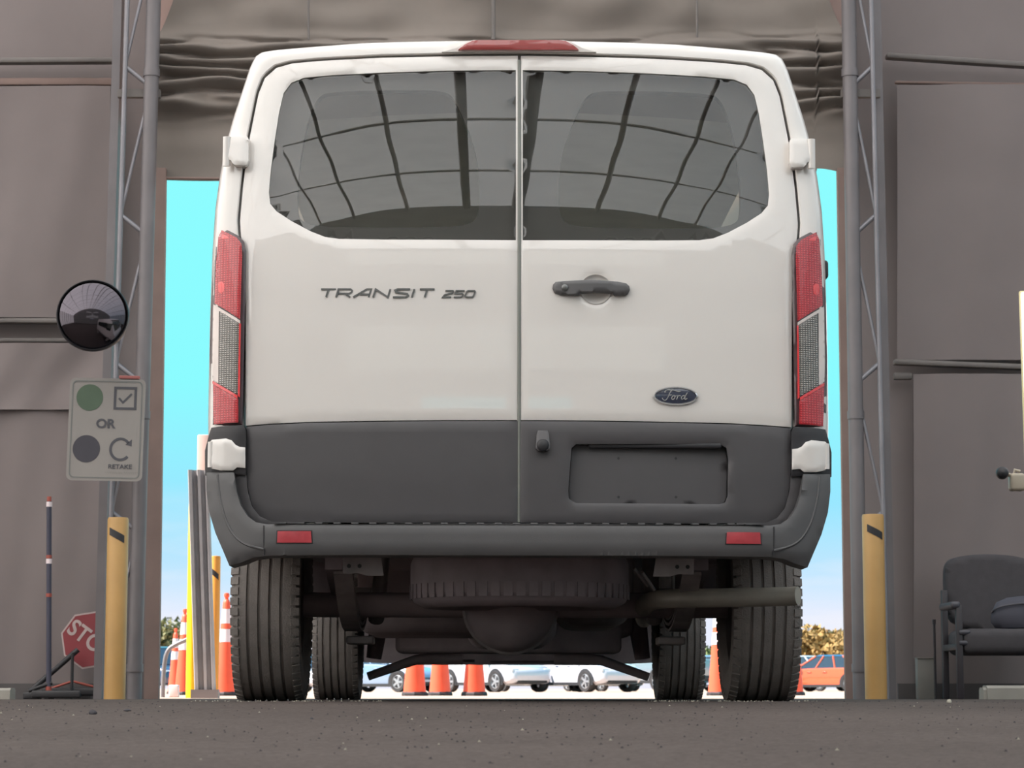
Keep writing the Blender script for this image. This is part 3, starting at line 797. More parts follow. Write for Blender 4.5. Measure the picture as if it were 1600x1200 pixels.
        o = [(x + 0.0235 * sgx * (1 if zq < 0.02 else 0.85), z + zq) for sgx, zq in ((-1, -0.028), (-1, 0.022), (-0.8, 0.034), (0.8, 0.034), (1, 0.022), (1, -0.028), (0.6, -0.036), (-0.6, -0.036))]
        patch(o, lambda a, b: yrear(a, b) - 0.012 - 0.022 * max(0, min(1, (z + 0.034 - b) / 0.06)), (), 0.008, 0.04, 0.003).build('reversing_camera', CLAD, d, smooth=50)
        MB().lathe([(0.0, -0.004), (0.012, -0.003), (0.018, 0.0), (0.0205, 0.004), (0.0205, 0.012)], (x, yrear(x, z) - 0.036, z - 0.017), 'Y', 24).build('camera_lens', BLACK, d, smooth=60)

# --- tail lights, hinges, reflectors (left ones from the photo, right ones mirrored)
ypil = lambda x, z: yrear(x, z) - 0.012 + 1.2 * max(0, abs(x) - 0.93) ** 2 * 4
housing = L([(338, 372), (341, 361), (347, 356), (360, 362), (373, 369), (381, 377), (384, 392), (383, 470), (381, 560), (379, 664), (332, 667), (329, 640), (328, 560), (330, 480), (334, 410)], ypil)
red_u = L([(342, 372), (347, 361), (371, 373), (378, 382), (379, 400), (376, 500), (336, 475), (338, 420)], ypil)
white_u = L([(334.5, 477), (376, 502), (376, 507), (334, 482)], ypil)
pale = L([(334, 482), (343, 486), (342, 600), (333, 594), (332.5, 560)], ypil)
clear = L([(344, 487.5), (374, 506), (372, 617), (342.5, 601)], ypil)
pale_l = L([(333, 596), (372, 619), (372, 624), (333, 601)], ypil)
red_e = L([(374.5, 506), (377, 507), (375.5, 622), (372.5, 619)], ypil)
red_lo = L([(333.5, 602), (373, 625), (373, 661), (335, 664), (334, 640)], ypil)
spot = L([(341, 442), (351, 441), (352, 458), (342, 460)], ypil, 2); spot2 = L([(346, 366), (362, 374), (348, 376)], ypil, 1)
hinge_u = lambda x, z: yrear(x, z) + 0.05 * 0 - 0.03 + (0.10 if abs(x) > 0.95 else 0) * 0
yh = lambda x, z: yrear(0.9, z) - 0.035 + 3.0 * max(0, abs(x) - 0.935) ** 2
hu = L([(352, 215), (356, 213), (386, 213), (388, 216), (388, 250), (385, 257), (381, 258), (366, 257), (362, 253), (361, 250), (351, 248)], yh)
hl = L([(328, 690), (331, 687), (353, 685), (362, 688), (368, 695), (374, 698), (383, 699), (383, 731), (370, 730), (364, 735), (345, 735), (331, 732), (326, 728)], yh)
hbk = L([(330, 668), (380, 664), (384, 672), (384, 742), (320, 742), (320, 704), (325, 684)], lambda x, z: ypil(x, z) - 0.016)
for side in (-1, 1):
    S = (lambda p: p) if side < 0 else mir
    sd = 'left' if side < 0 else 'right'
    t = patch(S(housing), ypil, (), 0.012, 0.05, 0.006, off=-0.010).build('tail_light', mat('light_housing_dark', srgb(70, 48, 52), 0.3, coat=0.5), van, smooth=50)
    for nm, pl, m, o in (('red_lens', red_u, RED_L, -0.018), ('lens_divider', white_u, PALE_L, -0.019), ('clear_lens_edge', pale, PALE_L, -0.018), ('clear_lens', clear, CLEAR_L, -0.018),
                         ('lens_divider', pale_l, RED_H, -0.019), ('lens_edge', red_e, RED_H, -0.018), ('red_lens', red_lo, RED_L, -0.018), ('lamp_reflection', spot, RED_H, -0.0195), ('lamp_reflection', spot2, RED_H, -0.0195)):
        patch(S(pl), ypil, (), 0.01, 0.012, 0.001, off=o).build(nm, m, t, smooth=50)
    h = patch(S(hu), yh, (), 0.012, 0.06, 0.004).build('door_hinge', WHITE, van, smooth=50)
    a = S([hu[0]])[0]; zt, zb = loc_px(354, 216, yh)[1], loc_px(354, 252, yh)[1]
    MB().tube([(a[0] + side * -0.006, yh(a[0], 1.8) + 0.012, zb - 0.014), (a[0] + side * -0.006, yh(a[0], 1.8) + 0.012, zt + 0.004)], 0.014, 14).build('hinge_pin', WHITE, h, smooth=60)
    patch(S(hbk), ypil, (), 0.02, 0.09, 0.004, off=-0.016).build('hinge_bracket', BLACK, van, smooth=50)
    h = patch(S(hl), yh, (), 0.012, 0.05, 0.004).build('door_hinge', WHITE, van, smooth=50)
    a = S([hl[0]])[0]; zt, zb = loc_px(330, 690, yh)[1], loc_px(330, 730, yh)[1]
    MB().tube([(a[0] + side * -0.004, yh(a[0], .8) + 0.008, zb), (a[0] + side * -0.004, yh(a[0], .8) + 0.008, zt)], 0.012, 14).build('hinge_pin', WHITE, h, smooth=60)

# --- high brake light on the roof edge
yb = lambda x, z: 0.085
hb = L([(690, 80), (712, 74), (730, 64), (740, 61.5), (880, 61.5), (892, 64), (910, 74), (932, 80)], yb)
bl_h = patch(hb, lambda x, z: 0.090, (), 0.02, 0.5, 0.004).build('brake_light_housing', WHITE, van, smooth=50)
bl = L([(716, 78), (726, 70), (738, 64), (747, 63), (873, 63), (884, 64.5), (896, 71), (904, 78)], yb)
patch(bl, lambda x, z: 0.078, (), 0.012, 0.02, 0.003).build('high_brake_light', RED_D, van, smooth=50)
# --- bumper
def ybump(x, z):
    k = max(0, abs(x) - 0.72)
    return -0.085 + 1.25 * k * k + 0.10 * max(0, z - 0.62) + (0.25 * (0.50 - z) if z < 0.50 else 0)
bmp_half = L([(810, 818), (600, 818), (418, 819), (400, 816), (386, 806), (376, 790), (369, 768), (365, 738), (322, 738), (322, 765), (326, 798), (336, 832), (348, 860), (358, 884), (376, 879), (396, 871), (420, 868), (560, 867), (810, 867)], ybump)
bmp = patch(sym(bmp_half[:-1]), ybump, (), 0.022, 0.16, 0.008).build('rear_bumper', BUMP, van, smooth=50)
mb = MB(); zt = bmp_half[0][1]; xe = 0.80
mb.grid(lambda u, v: (-xe + 2 * xe * u, -0.083 + 0.15 * v, zt - 0.002 + 0.009 * v), 20, 2); mb.build('step_top', BUMP, bmp)
mb = MB()
k = -0.77
while k < 0.78:
    mb.box((k, -0.03, zt + 0.001), (0.022, 0.09, 0.005)); k += 0.0585
mb.build('step_rib', BUMP, bmp)['kind'] = 'stuff'
for s in (-1, 1):
    pts = L([(412, 821), (412, 845), (413, 867)], ybump); mb = MB()
    mb.tube([(s * -x, ybump(x, z) - 0.0005, z) for x, z in pts], 0.0022, 6); mb.build('bumper_seam', BLACK, bmp)
    # folded edge running round the bumper corner
    pts = chaikin(L([(340, 742), (343, 775), (352, 812), (366, 838), (385, 852), (412, 858)], ybump), 2, closed=False)
    MB().tube([(s * -x, ybump(x, z) + 0.002, z) for x, z in pts], 0.005, 6).build('bumper_crease', BUMP, bmp, smooth=60)
    r = L([(434, 830), (486, 830), (487, 848), (433, 848)], ybump); r = r if s < 0 else mir(r)
    patch(r, ybump, (), 0.02, 0.012, 0.001, off=-0.006).build('reflector', REFLR, bmp, smooth=50)
    q = [(a + (-1 if a < sum(x for x, _ in r) / 4 else 1) * 0.004, b + (1 if b > r[2][1] + 0.02 else -1) * 0.003) for a, b in r]
    patch(q, ybump, (), 0.02, 0.006, 0.0, off=-0.001).build('reflector_frame', BLACK, bmp, smooth=50)

# dark corner trim between bumper and doors
ct = L([(364, 736), (385, 736), (387, 765), (394, 792), (406, 807), (424, 815), (470, 816), (470, 822), (396, 820), (378, 806), (368, 780)])
for s in (-1, 1):
    patch(ct if s < 0 else mir(ct), yrear, (), 0.015, 0.05, 0.003, off=-0.014).build('corner_trim', CLAD, van, smooth=50)

# --- wheels
def tyre(name, x, y, z, R, W, parent, outer):
    h = W / 2; gv = 0.008; prof = [(R - 0.13, -h * 0.80), (R - 0.10, -h * 0.98), (R - 0.05, -h * 1.0), (R - 0.022, -h * 0.96), (R - 0.008, -h * 0.90), (R - 0.002, -h * 0.80)]
    for gx in (-0.46, -0.15, 0.15, 0.46):
        a = gx * h * 1.05
        prof += [(R, a - 0.0065), (R - gv, a - 0.0045), (R - gv, a + 0.0045), (R, a + 0.0065)]
    prof += [(R - 0.002, h * 0.80), (R - 0.008, h * 0.90), (R - 0.022, h * 0.96), (R - 0.05, h * 1.0), (R - 0.10, h * 0.98), (R - 0.13, h * 0.80)]
    mb = MB(); mb.lathe(prof, (x, y, z), 'X', 72); w = mb.build(name, RUBBER, parent, smooth=35)
    # shoulder blocks round the tread
    mb = MB()
    for k in range(60):
        a = 2 * PI * k / 60
        for sx in (-1, 1):
            rot = Matrix.Rotation(a, 3, 'X')
            mb.box(Vector((x, y, z)) + rot @ Vector((sx * h * 0.865, 0, R - 0.0075)), (h * 0.24, 2 * PI * R / 60 * 0.72, 0.014), rot @ Matrix.Rotation(sx * 0.28, 3, 'Y'))
    mb.build('tread_blocks', RUBBER, w)['kind'] = 'stuff'
    s = 1 if outer > 0 else -1
    mb = MB(); mb.lathe([(R - 0.125, -h * 0.82 * s), (R - 0.135, 0.0), (R - 0.125, h * 0.82 * s), (R - 0.15, h * 0.8 * s), (R - 0.17, h * 0.45 * s), (0.09, h * 0.35 * s), (0.075, h * 0.55 * s), (0.0, h * 0.55 * s)], (x, y, z), 'X', 36)
    mb.build('rim', UNDER2, w, smooth=40)
    return w
for s in (-1, 1):
    tyre('wheel', s * 0.893, 1.0, 0.35, 0.352, 0.245, van, s)
    tyre('wheel', s * 0.88, 4.68, 0.335, 0.350, 0.232, van, s)
    # wheel arch liners and springs
    mb = MB(); mb.grid(lambda u, v: (s * (0.62 + 0.40 * v), 1.0 + 0.43 * math.cos(PI * (0.02 + 0.58 * u)), 0.36 + 0.43 * math.sin(PI * (0.02 + 0.58 * u))), 20, 3); mb.build('wheel_arch_liner', UNDERD, van, smooth=60)
    mb = MB(); mb.grid(lambda u, v: (s * (0.55 + 0.45 * v), 4.68 + 0.43 * math.cos(PI * (0.02 + 0.58 * u)), 0.36 + 0.43 * math.sin(PI * (0.02 + 0.58 * u))), 20, 3); mb.build('wheel_arch_liner', UNDERD, van, smooth=60)
    mb = MB(); mb.tube([(s * 0.985, 1.0 + 0.42 * math.cos(PI * q / 24), 0.36 + 0.42 * math.sin(PI * q / 24)) for q in range(2, 20)], 0.02, 8); mb.build('wheel_arch_trim', CLAD, van, smooth=40)
    mb = MB(); mb.tube([(s * 0.985, 4.68 + 0.42 * math.cos(PI * q / 24), 0.36 + 0.42 * math.sin(PI * q / 24)) for q in range(2, 23)], 0.02, 8); mb.build('wheel_arch_trim', CLAD, van, smooth=40)
    mb = MB()
    for k in range(3):
        pts = [(s * 0.60, 0.25 + 1.6 * i / 12, 0.50 - 0.24 * math.sin(PI * i / 12) * (1 - 0.04 * k) + 0.012 * k) for i in range(1 + k, 12 - k)]
        for a, b in zip(pts[:-1], pts[1:]):
            c = (Vector(a) + Vector(b)) / 2; an = math.atan2(b[2] - a[2], b[1] - a[1])
            mb.box(c, (0.065, (Vector(b) - Vector(a)).length * 1.04, 0.011), Matrix.Rotation(an, 3, 'X'))
    mb.build('leaf_spring', UNDER2, van)
    MB().tube([(s * 0.52, 1.12, 0.30), (s * 0.47, 0.80, 0.62)], [0.03, 0.024], 12).build('shock_absorber', UNDER2, van, smooth=60)
    MB().rbox((s * 0.57, 1.0, 0.22), (0.10, 0.16, 0.03), 0.008).build('spring_plate', UNDER2, van, smooth=40)
    # hanging brackets behind the bumper
    a = loc_px(560, 884, lambda x, z: 0.12)
    patch([(s * -(a[0] + q), a[1] + w) for q, w in ((-0.05, -0.026), (0.0, -0.026), (0.03, -0.034), (0.085, -0.034), (0.075, 0.03), (-0.052, 0.03))], lambda x, z: 0.10, (), 0.03, 0.006, 0).build('tow_bracket', UNDER2, van)
    for q in (-0.03, 0.005):
        MB().lathe([(0, -0.002), (0.007, -0.002), (0.007, 0.002)], (s * -(a[0] + q), 0.099, a[1] - 0.002), 'Y', 10).build('bolt', BLACK, van)
    b0, b1 = loc_px(500, 882, lambda x, z: 0.2), loc_px(525, 926, lambda x, z: 0.45)
    MB().box((s * -(b0[0] + b1[0]) / 2, 0.85, (b0[1] + b1[1]) / 2 + 0.02), (0.06, 0.5, 0.05), Matrix.Rotation(-0.2, 3, 'X')).build('chassis_rail', UNDER, van)
    # front lower arms
    a = loc_px(574, 1066, lambda x, z: 4.6); b = loc_px(648, 1040, lambda x, z: 4.6)
    MB().tube([(s * -a[0], 4.66, a[1] + 0.03), (s * -b[0], 4.7, b[1] + 0.03), (s * -b[0] * 0.5, 4.72, b[1] + 0.05)], [0.022, 0.026, 0.045], 10).build('control_arm', UNDERD, van, smooth=60)
    MB().tube([(s * 0.70, 4.75, 0.20), (s * 0.64, 4.72, 0.62)], [0.04, 0.06], 14).build('front_strut', UNDERD, van, smooth=60)
    MB().box((s * 0.985, 2.85, 0.50), (0.08, 2.5, 0.14)).build('side_sill', CLAD, van)

# --- underbody
MB().rbox((0, 2.9, 0.60), (1.72, 5.4, 0.05), 0.02).build('floor_pan', UNDERD, van, smooth=40)
mb = MB()
mb.tube([(-0.78, 1.0, 0.35), (-0.2, 1.0, 0.35), (0.2, 1.0, 0.35), (0.78, 1.0, 0.35)], 0.046, 16)
ax = mb.build('rear_axle', UNDERD, van, smooth=60)
mb = MB(); mb.lathe([(0.0, -0.17), (0.09, -0.165), (0.15, -0.12), (0.168, -0.05), (0.168, 0.04), (0.13, 0.12), (0.07, 0.2), (0.05, 0.34)], (-0.02, 1.0, 0.345), 'Y', 28); mb.build('differential', UNDERD, ax, smooth=50)
mb = MB(); mb.lathe([(0.165, -0.17), (0.178, -0.165), (0.178, -0.15), (0.165, -0.145)], (-0.02, 1.12, 0.345), 'Y', 28, True); mb.build('differential_flange', UNDER2, ax, smooth=40)
mb = MB(); R, h = 0.385, 0.10
mb.lathe([(0.20, -h * .7), (0.26, -h), (R - 0.05, -h), (R - 0.012, -h * .8), (R, -h * .55), (R, h * .55), (R - 0.012, h * .8), (R - 0.05, h), (0.26, h), (0.20, h * .7)], (0.01, 0.60, 0.425), 'Z', 60)
sp = mb.build('spare_wheel', UNDER, van, smooth=40)
mb = MB()
for k in range(56):
    a = 2 * PI * k / 56; mb.box((0.01 + (R) * math.cos(a), 0.60 + R * math.sin(a), 0.425 - 0.045), (0.005, 0.030, 0.05), Matrix.Rotation(a, 3, 'Z'))
mb.build('tread_blocks', UNDER, sp)['kind'] = 'stuff'
MB().lathe([(0.0, -0.06), (0.06, -0.06), (0.12, -0.03), (0.21, -0.055), (0.21, 0.05)], (0.01, 0.60, 0.425), 'Z', 30).build('spare_rim', UNDER2, sp, smooth=40)
MB().rbox((-0.28, 2.55, 0.42), (0.72, 1.1, 0.30), 0.05, 4).build('fuel_tank', UNDERD, van, smooth=40)
MB().tube([(0, 1.2, 0.36), (0, 3.3, 0.40)], 0.045, 14).build('drive_shaft', UNDERD, van, smooth=60)
MB().rbox((0.0, 3.7, 0.42), (0.42, 1.2, 0.36), 0.08, 4).build('gearbox', UNDERD, van, smooth=40)
MB().rbox((0, 4.70, 0.30), (1.16, 0.34, 0.15), 0.03, 3).build('front_subframe', UNDERD, van, smooth=40)
MB().rbox((0, 4.85, 0.62), (1.3, 0.5, 0.62), 0.05, 3).build('engine_block', UNDERD, van, smooth=40)
mb = MB(); mb.grid(lambda u, v: (-0.98 + 1.96 * u, 5.62 + 0.2 * (1 - (2 * u - 1) ** 2), (0.20 - 0.022 * (1 - abs(2 * u - 1) ** 3)) + 0.75 * v), 20, 3); mb.build('front_air_dam', UNDERD, van, smooth=180)
MB().rbox((-0.35, 4.95, 0.19), (0.35, 0.03, 0.015), 0.004).build('splash_tray', UNDER2, van)
MB().rbox((0.18, 4.95, 0.185), (0.55, 0.03, 0.012), 0.004).build('splash_tray', UNDER2, van)
# exhaust
def ploc(px, py, y): x, z = loc_px(px, py, lambda a, b: y); return Vector((x, y, z))
EXH = mat('exhaust_steel', srgb(158, 154, 144), 0.5, metal=0.25, var=0.15, scale=8)
ex = [ploc(1006, 968, 1.9), ploc(1004, 955, 1.2), ploc(1008, 944, 0.75), ploc(1022, 937.5, 0.58), ploc(1050, 935, 0.53), ploc(1140, 934, 0.50), ploc(1228, 932, 0.48), ploc(1247, 931, 0.46)]
ex2 = [ex[0]] + [a.lerp(b, t) for a, b in zip(ex[:-1], ex[1:]) for t in (0.25, 0.75)] + [ex[-1]]
MB().tube(ex2, 0.033, 18).build('exhaust_pipe', EXH, van, smooth=60)
MB().tube([ploc(1003, 894, 0.5), ploc(1022, 922, 0.55)], 0.007, 8).build('exhaust_hanger', UNDER2, van, smooth=60)
MB().tube([ploc(990, 888, 0.5), ploc(1012, 915, 0.55)], 0.007, 8).build('exhaust_hanger', UNDER2, van, smooth=60)
MB().rbox((0.34, 2.5, 0.40), (0.3, 0.9, 0.2), 0.08, 4).build('muffler', UNDER2, van, smooth=50)
# small black door stop on the right flank
p = ploc(1286, 424, 0.36)
MB().rbox((p.x - 0.012, 0.36, p.z), (0.05, 0.10, 0.066), 0.012, 3).build('door_stop', BLACK, van, smooth=50)

# ------------------------------------------------------------------ bollards, sign, mirror
def bollard(name, label, px, w_px, top, d, m, patchy=True, group=None):
    c = P(px, 1092, d); c.z = zg(d); k = FPX / d; r = w_px / k / 2; h = P(px, top, d).z - c.z
    t = thing(name, label, 'bollard', c, group=group)
    MB().lathe([(0, 0), (r, 0), (r, h - 0.012), (r * 0.93, h), (0, h + 0.004)], (0, 0, 0), 'Z', 28).build('pipe', m, t, smooth=40)
    if patchy:   # black tape mark wrapped round the front
        mb = MB(); zc = h - 28 / k
        mb.grid(lambda u, v: ((r + 0.002) * math.sin(-0.7 + 1.5 * u), -(r + 0.002) * math.cos(-0.7 + 1.5 * u), zc + (v - 0.5) * 0.045 + (0.5 - u) * 0.05), 8, 1)
        mb.build('tape_mark', BLACK, t, smooth=180)
    return t
bollard('bollard', 'yellow steel bollard below the traffic-light sign, left of the door', 179, 33, 809, 14.45, YELLOW)
bollard('bollard', 'yellow steel bollard beside the right lattice column, near the chair', 1369, 34, 804, 14.45, YELLOW)
bollard('bollard', 'thin orange-yellow bollard outside behind the grey channel post', 333.5, 16, 869, 18.5, ORANGE)
bollard('bollard', 'tall bright yellow post outside, half hidden by the grey channel', 300, 20, 736, 17.6, YELLOW2, False)
# pale square post and leaning corrugated channel
c = P(312, 1092, 18.2); c.z = zg(18.2); tp = P(311, 680, 18.2)
t = thing('wooden_post', 'pale square post sticking up behind the grey channel outside', 'post', c)
MB().rbox((0, 0, (tp.z - c.z) / 2), (0.085, 0.085, tp.z - c.z), 0.006, 2).build('shaft', mat('pale_pink_wood', srgb(236, 205, 196), 0.7, var=0.06), t, smooth=40)
MB().rbox((0.047, 0, (tp.z - c.z) / 2), (0.01, 0.085, tp.z - c.z), 0.002, 2).build('edge_strip', STEEL, t, smooth=40)
c = P(320, 1092, 17.0); c.z = zg(17.0); tp = P(309, 734, 17.0)
t = thing('channel_post', 'grey corrugated steel channel post leaning outside the opening', 'post', c)
prof = [(-0.074, 0.03), (-0.066, 0.0), (-0.044, 0.0), (-0.034, 0.032), (-0.012, 0.032), (-0.003, 0.004), (0.016, 0.004), (0.024, 0.032), (0.044, 0.032), (0.054, 0.0), (0.07, 0.0), (0.075, 0.03)]
prof = prof + [(x, y + 0.006) for x, y in reversed(prof)]
mb = MB(); dx, H = tp.x - c.x, tp.z - c.z; n = len(prof)
mb.add([(x, y, 0) for x, y in prof] + [(x + dx, y, H) for x, y in prof], [(i, (i + 1) % n, n + (i + 1) % n, n + i) for i in range(n)] + [(i, n - 1 - i, n - 2 - i, i + 1) for i in range(n // 2 - 1)] + [(n + i, n + i + 1, 2 * n - 2 - i, 2 * n - 1 - i) for i in range(n // 2 - 1)])
mb.build('channel', mat('weathered_channel_grey', srgb(158, 154, 156), 0.5, var=0.12, scale=5), t, smooth=30)
MB().box((0.0, 0.02, 0.03), (0.19, 0.1, 0.06)).build('foot', STEELD, t)
# bent grey rail
pts = chaikin([(p.x, p.z) for p in (P(254, 1092, 20), P(256, 1040, 20), P(261, 1016, 20), P(274, 1007, 20), P(300, 996, 20))], 2, closed=False)
c = Vector((pts[0][0], 20, zg(20)))
t = thing('bent_rail', 'bent grey tube rail beside the traffic cones left of the opening', 'rail', c)
MB().tube([(x - c.x, 0, z - c.z) for x, z in pts], 0.018, 10).build('tube', STEEL, t, smooth=60)
e = pts[-1]; MB().tube([(e[0] - c.x, 0, e[1] - c.z), (e[0] - c.x, 0, 0)], 0.018, 10).build('rear_leg', STEEL, t, smooth=60)
MB().rbox((0.09, 0.02, 0.05), (0.08, 0.08, 0.10), 0.01).build('foot_block', CONEW, t, smooth=40)

SIGNW = mat('sign_face_grey_white', srgb(140, 135, 131), 0.5, var=0.03)
SIGNK = mat('sign_print_dark', srgb(72, 72, 78), 0.6); SIGNG = mat('sign_print_green', srgb(76, 94, 76), 0.6); SIGNB = mat('sign_print_black', srgb(60, 58, 66), 0.6)
D = 14.3; c = P(165, 671, D); kpx = 1 / FPX * D * 1.0
sg = thing('instruction_sign', 'white sign with green dot, tick box, OR and RETAKE arrow', 'sign', c)
sg.rotation_euler = (0, math.radians(1.2), 0)
def sx(px, py): return ((px - 165) * kpx, -(py - 671) * kpx)
def rrect(x0, y0, x1, y1, r, n=5):
    out = []
    for cx, cy, a0 in ((x1 - r, y0 + r, -90), (x1 - r, y1 - r, 0), (x0 + r, y1 - r, 90), (x0 + r, y0 + r, 180)):
        for k in range(n + 1):
            a = math.radians(a0 + 90 * k / n); out.append((cx + r * math.cos(a), cy + r * math.sin(a)))
    return out
o = [sx(*p) for p in rrect(106, 590, 225, 752, 9)]
MB().prism(o, 0, 0.006).build('plate', SIGNW, sg)
MB().ribbon([sx(*p) for p in rrect(111, 595, 220, 747, 7)], 0.007, -0.002, 0.001, True).build('border', mat('sign_border', srgb(112, 114, 112), 0.6), sg)
def disc(px, py, rpx, m, nm):
    x, z = sx(px, py); MB().prism([(x + rpx * kpx * math.cos(2 * PI * k / 32), z + rpx * kpx * math.sin(2 * PI * k / 32)) for k in range(32)], -0.002, 0.001).build(nm, m, sg)
disc(138, 621, 21, SIGNG, 'green_dot'); disc(136, 702, 21.5, SIGNB, 'black_dot')
MB().ribbon([sx(*p) for p in ((178, 605), (210, 605), (210, 637.5), (178, 637.5))], 0.015, -0.002, 0.001, True).build('tick_box', SIGNK, sg)
MB().ribbon([sx(*p) for p in ((184, 621), (190.5, 628), (204, 614))], 0.012, -0.002, 0.001).build('tick_mark', SIGNK, sg)
mb = MB(); arc = [sx(189.5 + 15.5 * math.cos(math.radians(a)), 702 - 16.5 * math.sin(math.radians(a))) for a in range(38, 322, 10)]
mb.ribbon(arc, 0.016, -0.002, 0.001)
a = [sx(*p) for p in ((207, 686), (207, 697), (197, 694.5))]; mb.prism(a, -0.002, 0.001)
mb.build('retake_arrow', SIGNK, sg)
x, z = sx(164.5, 662.5); text_mesh('OR', 0.074, 'lettering', SIGNK, sg, (x, -0.002, z), sx=1.05, bold=0.0025)
x, z = sx(190, 729.5); text_mesh('RETAKE', 0.036, 'lettering', SIGNK, sg, (x, -0.002, z), sx=1.12, bold=0.0006)
mb = MB(); xx = 167.0     # line of print too small to read
for w in (17, 5, 21):
    for q in range(int(w / 3.4) + 1):
        mb.ribbon([sx(xx + q * 3.3, 737.2), sx(xx + q * 3.3 + 2.2, 740.2)], 0.004, -0.0015, 0.001)
    xx += w + 4
mb.build('small_print', mat('sign_print_faint', srgb(132, 129, 126), 0.6), sg)
x, z = sx(199, 589); MB().rbox((x, 0.01, z), (0.125, 0.02, 0.03), 0.006).build('red_tab', mat('tab_red', srgb(150, 88, 84), 0.6), sg, smooth=40)
for py in (620, 720):
    x, z = sx(171, py); MB().box((x, 0.33, z), (0.03, 0.64, 0.02)).build('bracket', STEELD, sg)

D = 13.9; c = P(145, 493, D); R = 57 / FPX * D
mr_ = thing('convex_mirror', 'round convex safety mirror with dark rim above the sign', 'mirror', c)
mr_.rotation_euler = (math.radians(0), 0, math.radians(8))
mb = MB(); prof = []
for k in range(13):
    a = k / 12; prof.append((R * 0.955 * math.sin(a * PI / 2 * 0.98) if k else 0.0, -0.075 * math.cos(a * PI / 2)))
mb.lathe(prof, (0, 0, 0), 'Y', 40); mb.build('dome', mat('mirror_dome', (0.105, 0.095, 0.11), 0.06, metal=1.0, var=0.02), mr_, smooth=180)
MB().lathe([(R * 0.945, -0.012), (R * 0.975, -0.02), (R, -0.008), (R, 0.02), (R * 0.945, 0.02)], (0, 0, 0), 'Y', 48, True).build('rim', BLACK, mr_, smooth=60)
MB().lathe([(0, 0.022), (R * 0.95, 0.02), (R * 0.95, 0.0)], (0, 0, 0), 'Y', 40).build('back_plate', BLACK, mr_, smooth=40)
MB().tube([(0.02, 0.02, -0.02), Matrix.Rotation(math.radians(-8), 3, 'Z') @ Vector((P(184, 493, 14.95).x - c.x, 1.03, 0.0))], 0.016, 8).build('arm', BLACK, mr_, smooth=60)

# ------------------------------------------------------------------ things by the left wall
D = 15.25; c = P(140, 1000, D); R = 46 / FPX * D
st = thing('stop_sign', 'red octagonal stop sign lying tilted behind the left bollard', 'sign', c)
st.rotation_euler = (0, math.radians(36), 0)
def octo(r): return [(r * math.cos(PI / 8 + PI / 4 * k), r * math.sin(PI / 8 + PI / 4 * k)) for k in range(8)]
SW = mat('stop_white', srgb(190, 172, 170), 0.5); SR = mat('stop_red', srgb(142, 60, 66), 0.5, var=0.06)
MB().prism(octo(R), 0, 0.004).build('plate', SW, st)
MB().prism(octo(R * 0.94), -0.003, 0.001).build('red_face', SR, st)
text_mesh('STOP', 0.145, 'lettering', SW, st, (0, -0.004, 0), sx=0.88, bold=0.003)
MB().tube([(0.0, 0.02, 0.0), (-0.24, 0.02, -0.40)], 0.014, 8).build('handle', BLACK, st, smooth=60) if False else None
c = P(76, 1089, 15.0); c.z = zg(15.0); tp = P(77, 776, 15.0)
POLE = mat('pole_dark_blue', srgb(66, 66, 82), 0.5); PRED = mat('pole_red', srgb(164, 82, 70), 0.5)
sq = thing('floor_squeegee', 'dark striped pole of a floor squeegee standing upright by the left wall', 'squeegee', c)
H = tp.z - c.z; dx = tp.x - c.x
MB().tube([(0, 0, 0.05), (dx, 0, H - 0.03)], 0.016, 12).build('pole', POLE, sq, smooth=60)
MB().tube([(dx, 0, H - 0.03), (dx, 0, H)], 0.014, 12).build('end_cap', PRED, sq, smooth=60)
for py, m, hh in ((870, PRED, .02), (877, CONEW, .03), (930, PRED, .022), (1076, PRED, .025), (788, CONEW, .03)):
    z = P(76, py, 15).z - c.z; MB().tube([(dx * z / H, 0, z - hh / 2), (dx * z / H, 0, z + hh / 2)], 0.0185, 12).build('band', m, sq, smooth=60)
MB().rbox((0.05, -0.02, 0.03), (0.30, 0.05, 0.045), 0.01).build('head', BLACK, sq, smooth=40)
MB().tube([(-0.12, -0.02, 0.05), (0.02, 0, 0.10)], 0.012, 8).build('fork', BLACK, sq, smooth=60)
a, b = P(46, 1066, 15.1), P(122, 1015, 15.16); c = a.copy(); c.z = zg(15.1)
hn = thing('leaning_bar', 'dark bar leaning diagonally between the pole and stop sign', 'bar', c)
MB().tube([(0, 0, a.z - c.z - 0.06), (b.x - a.x, b.y - a.y, b.z - c.z)], 0.017, 10).build('rod', BLACK, hn, smooth=60)
MB().tube([(b.x - a.x - 0.03, b.y - a.y - 0.02, b.z - c.z - 0.02), (b.x - a.x - 0.03, b.y - a.y - 0.02, 0)], 0.010, 8).build('prop', BLACK, hn, smooth=60)
MB().rbox((0.02, 0, 0.02), (0.10, 0.10, 0.045), 0.01).build('heel', BLACK, hn, smooth=40)
c = P(112, 1080, 15.3); c.z = zg(15.3)
lg = thing('low_rack', 'low dark steel rack on the floor under the stop sign', 'rack', c)
MB().rbox((0, 0, 0.045), (0.34, 0.20, 0.05), 0.012).build('tray', BLACK, lg, smooth=40)
for q in (-0.14, 0.14): MB().box((q, 0, 0.012), (0.03, 0.18, 0.024)).build('foot', BLACK, lg)
MB().tube([(-0.15, 0.02, 0.06), (0.0, 0.02, 0.11), (0.16, 0.02, 0.07)], 0.008, 8).build('hoop', PRED, lg, smooth=60)
SLAB = mat('pale_concrete_block', srgb(150, 146, 138), 0.8, var=0.08)
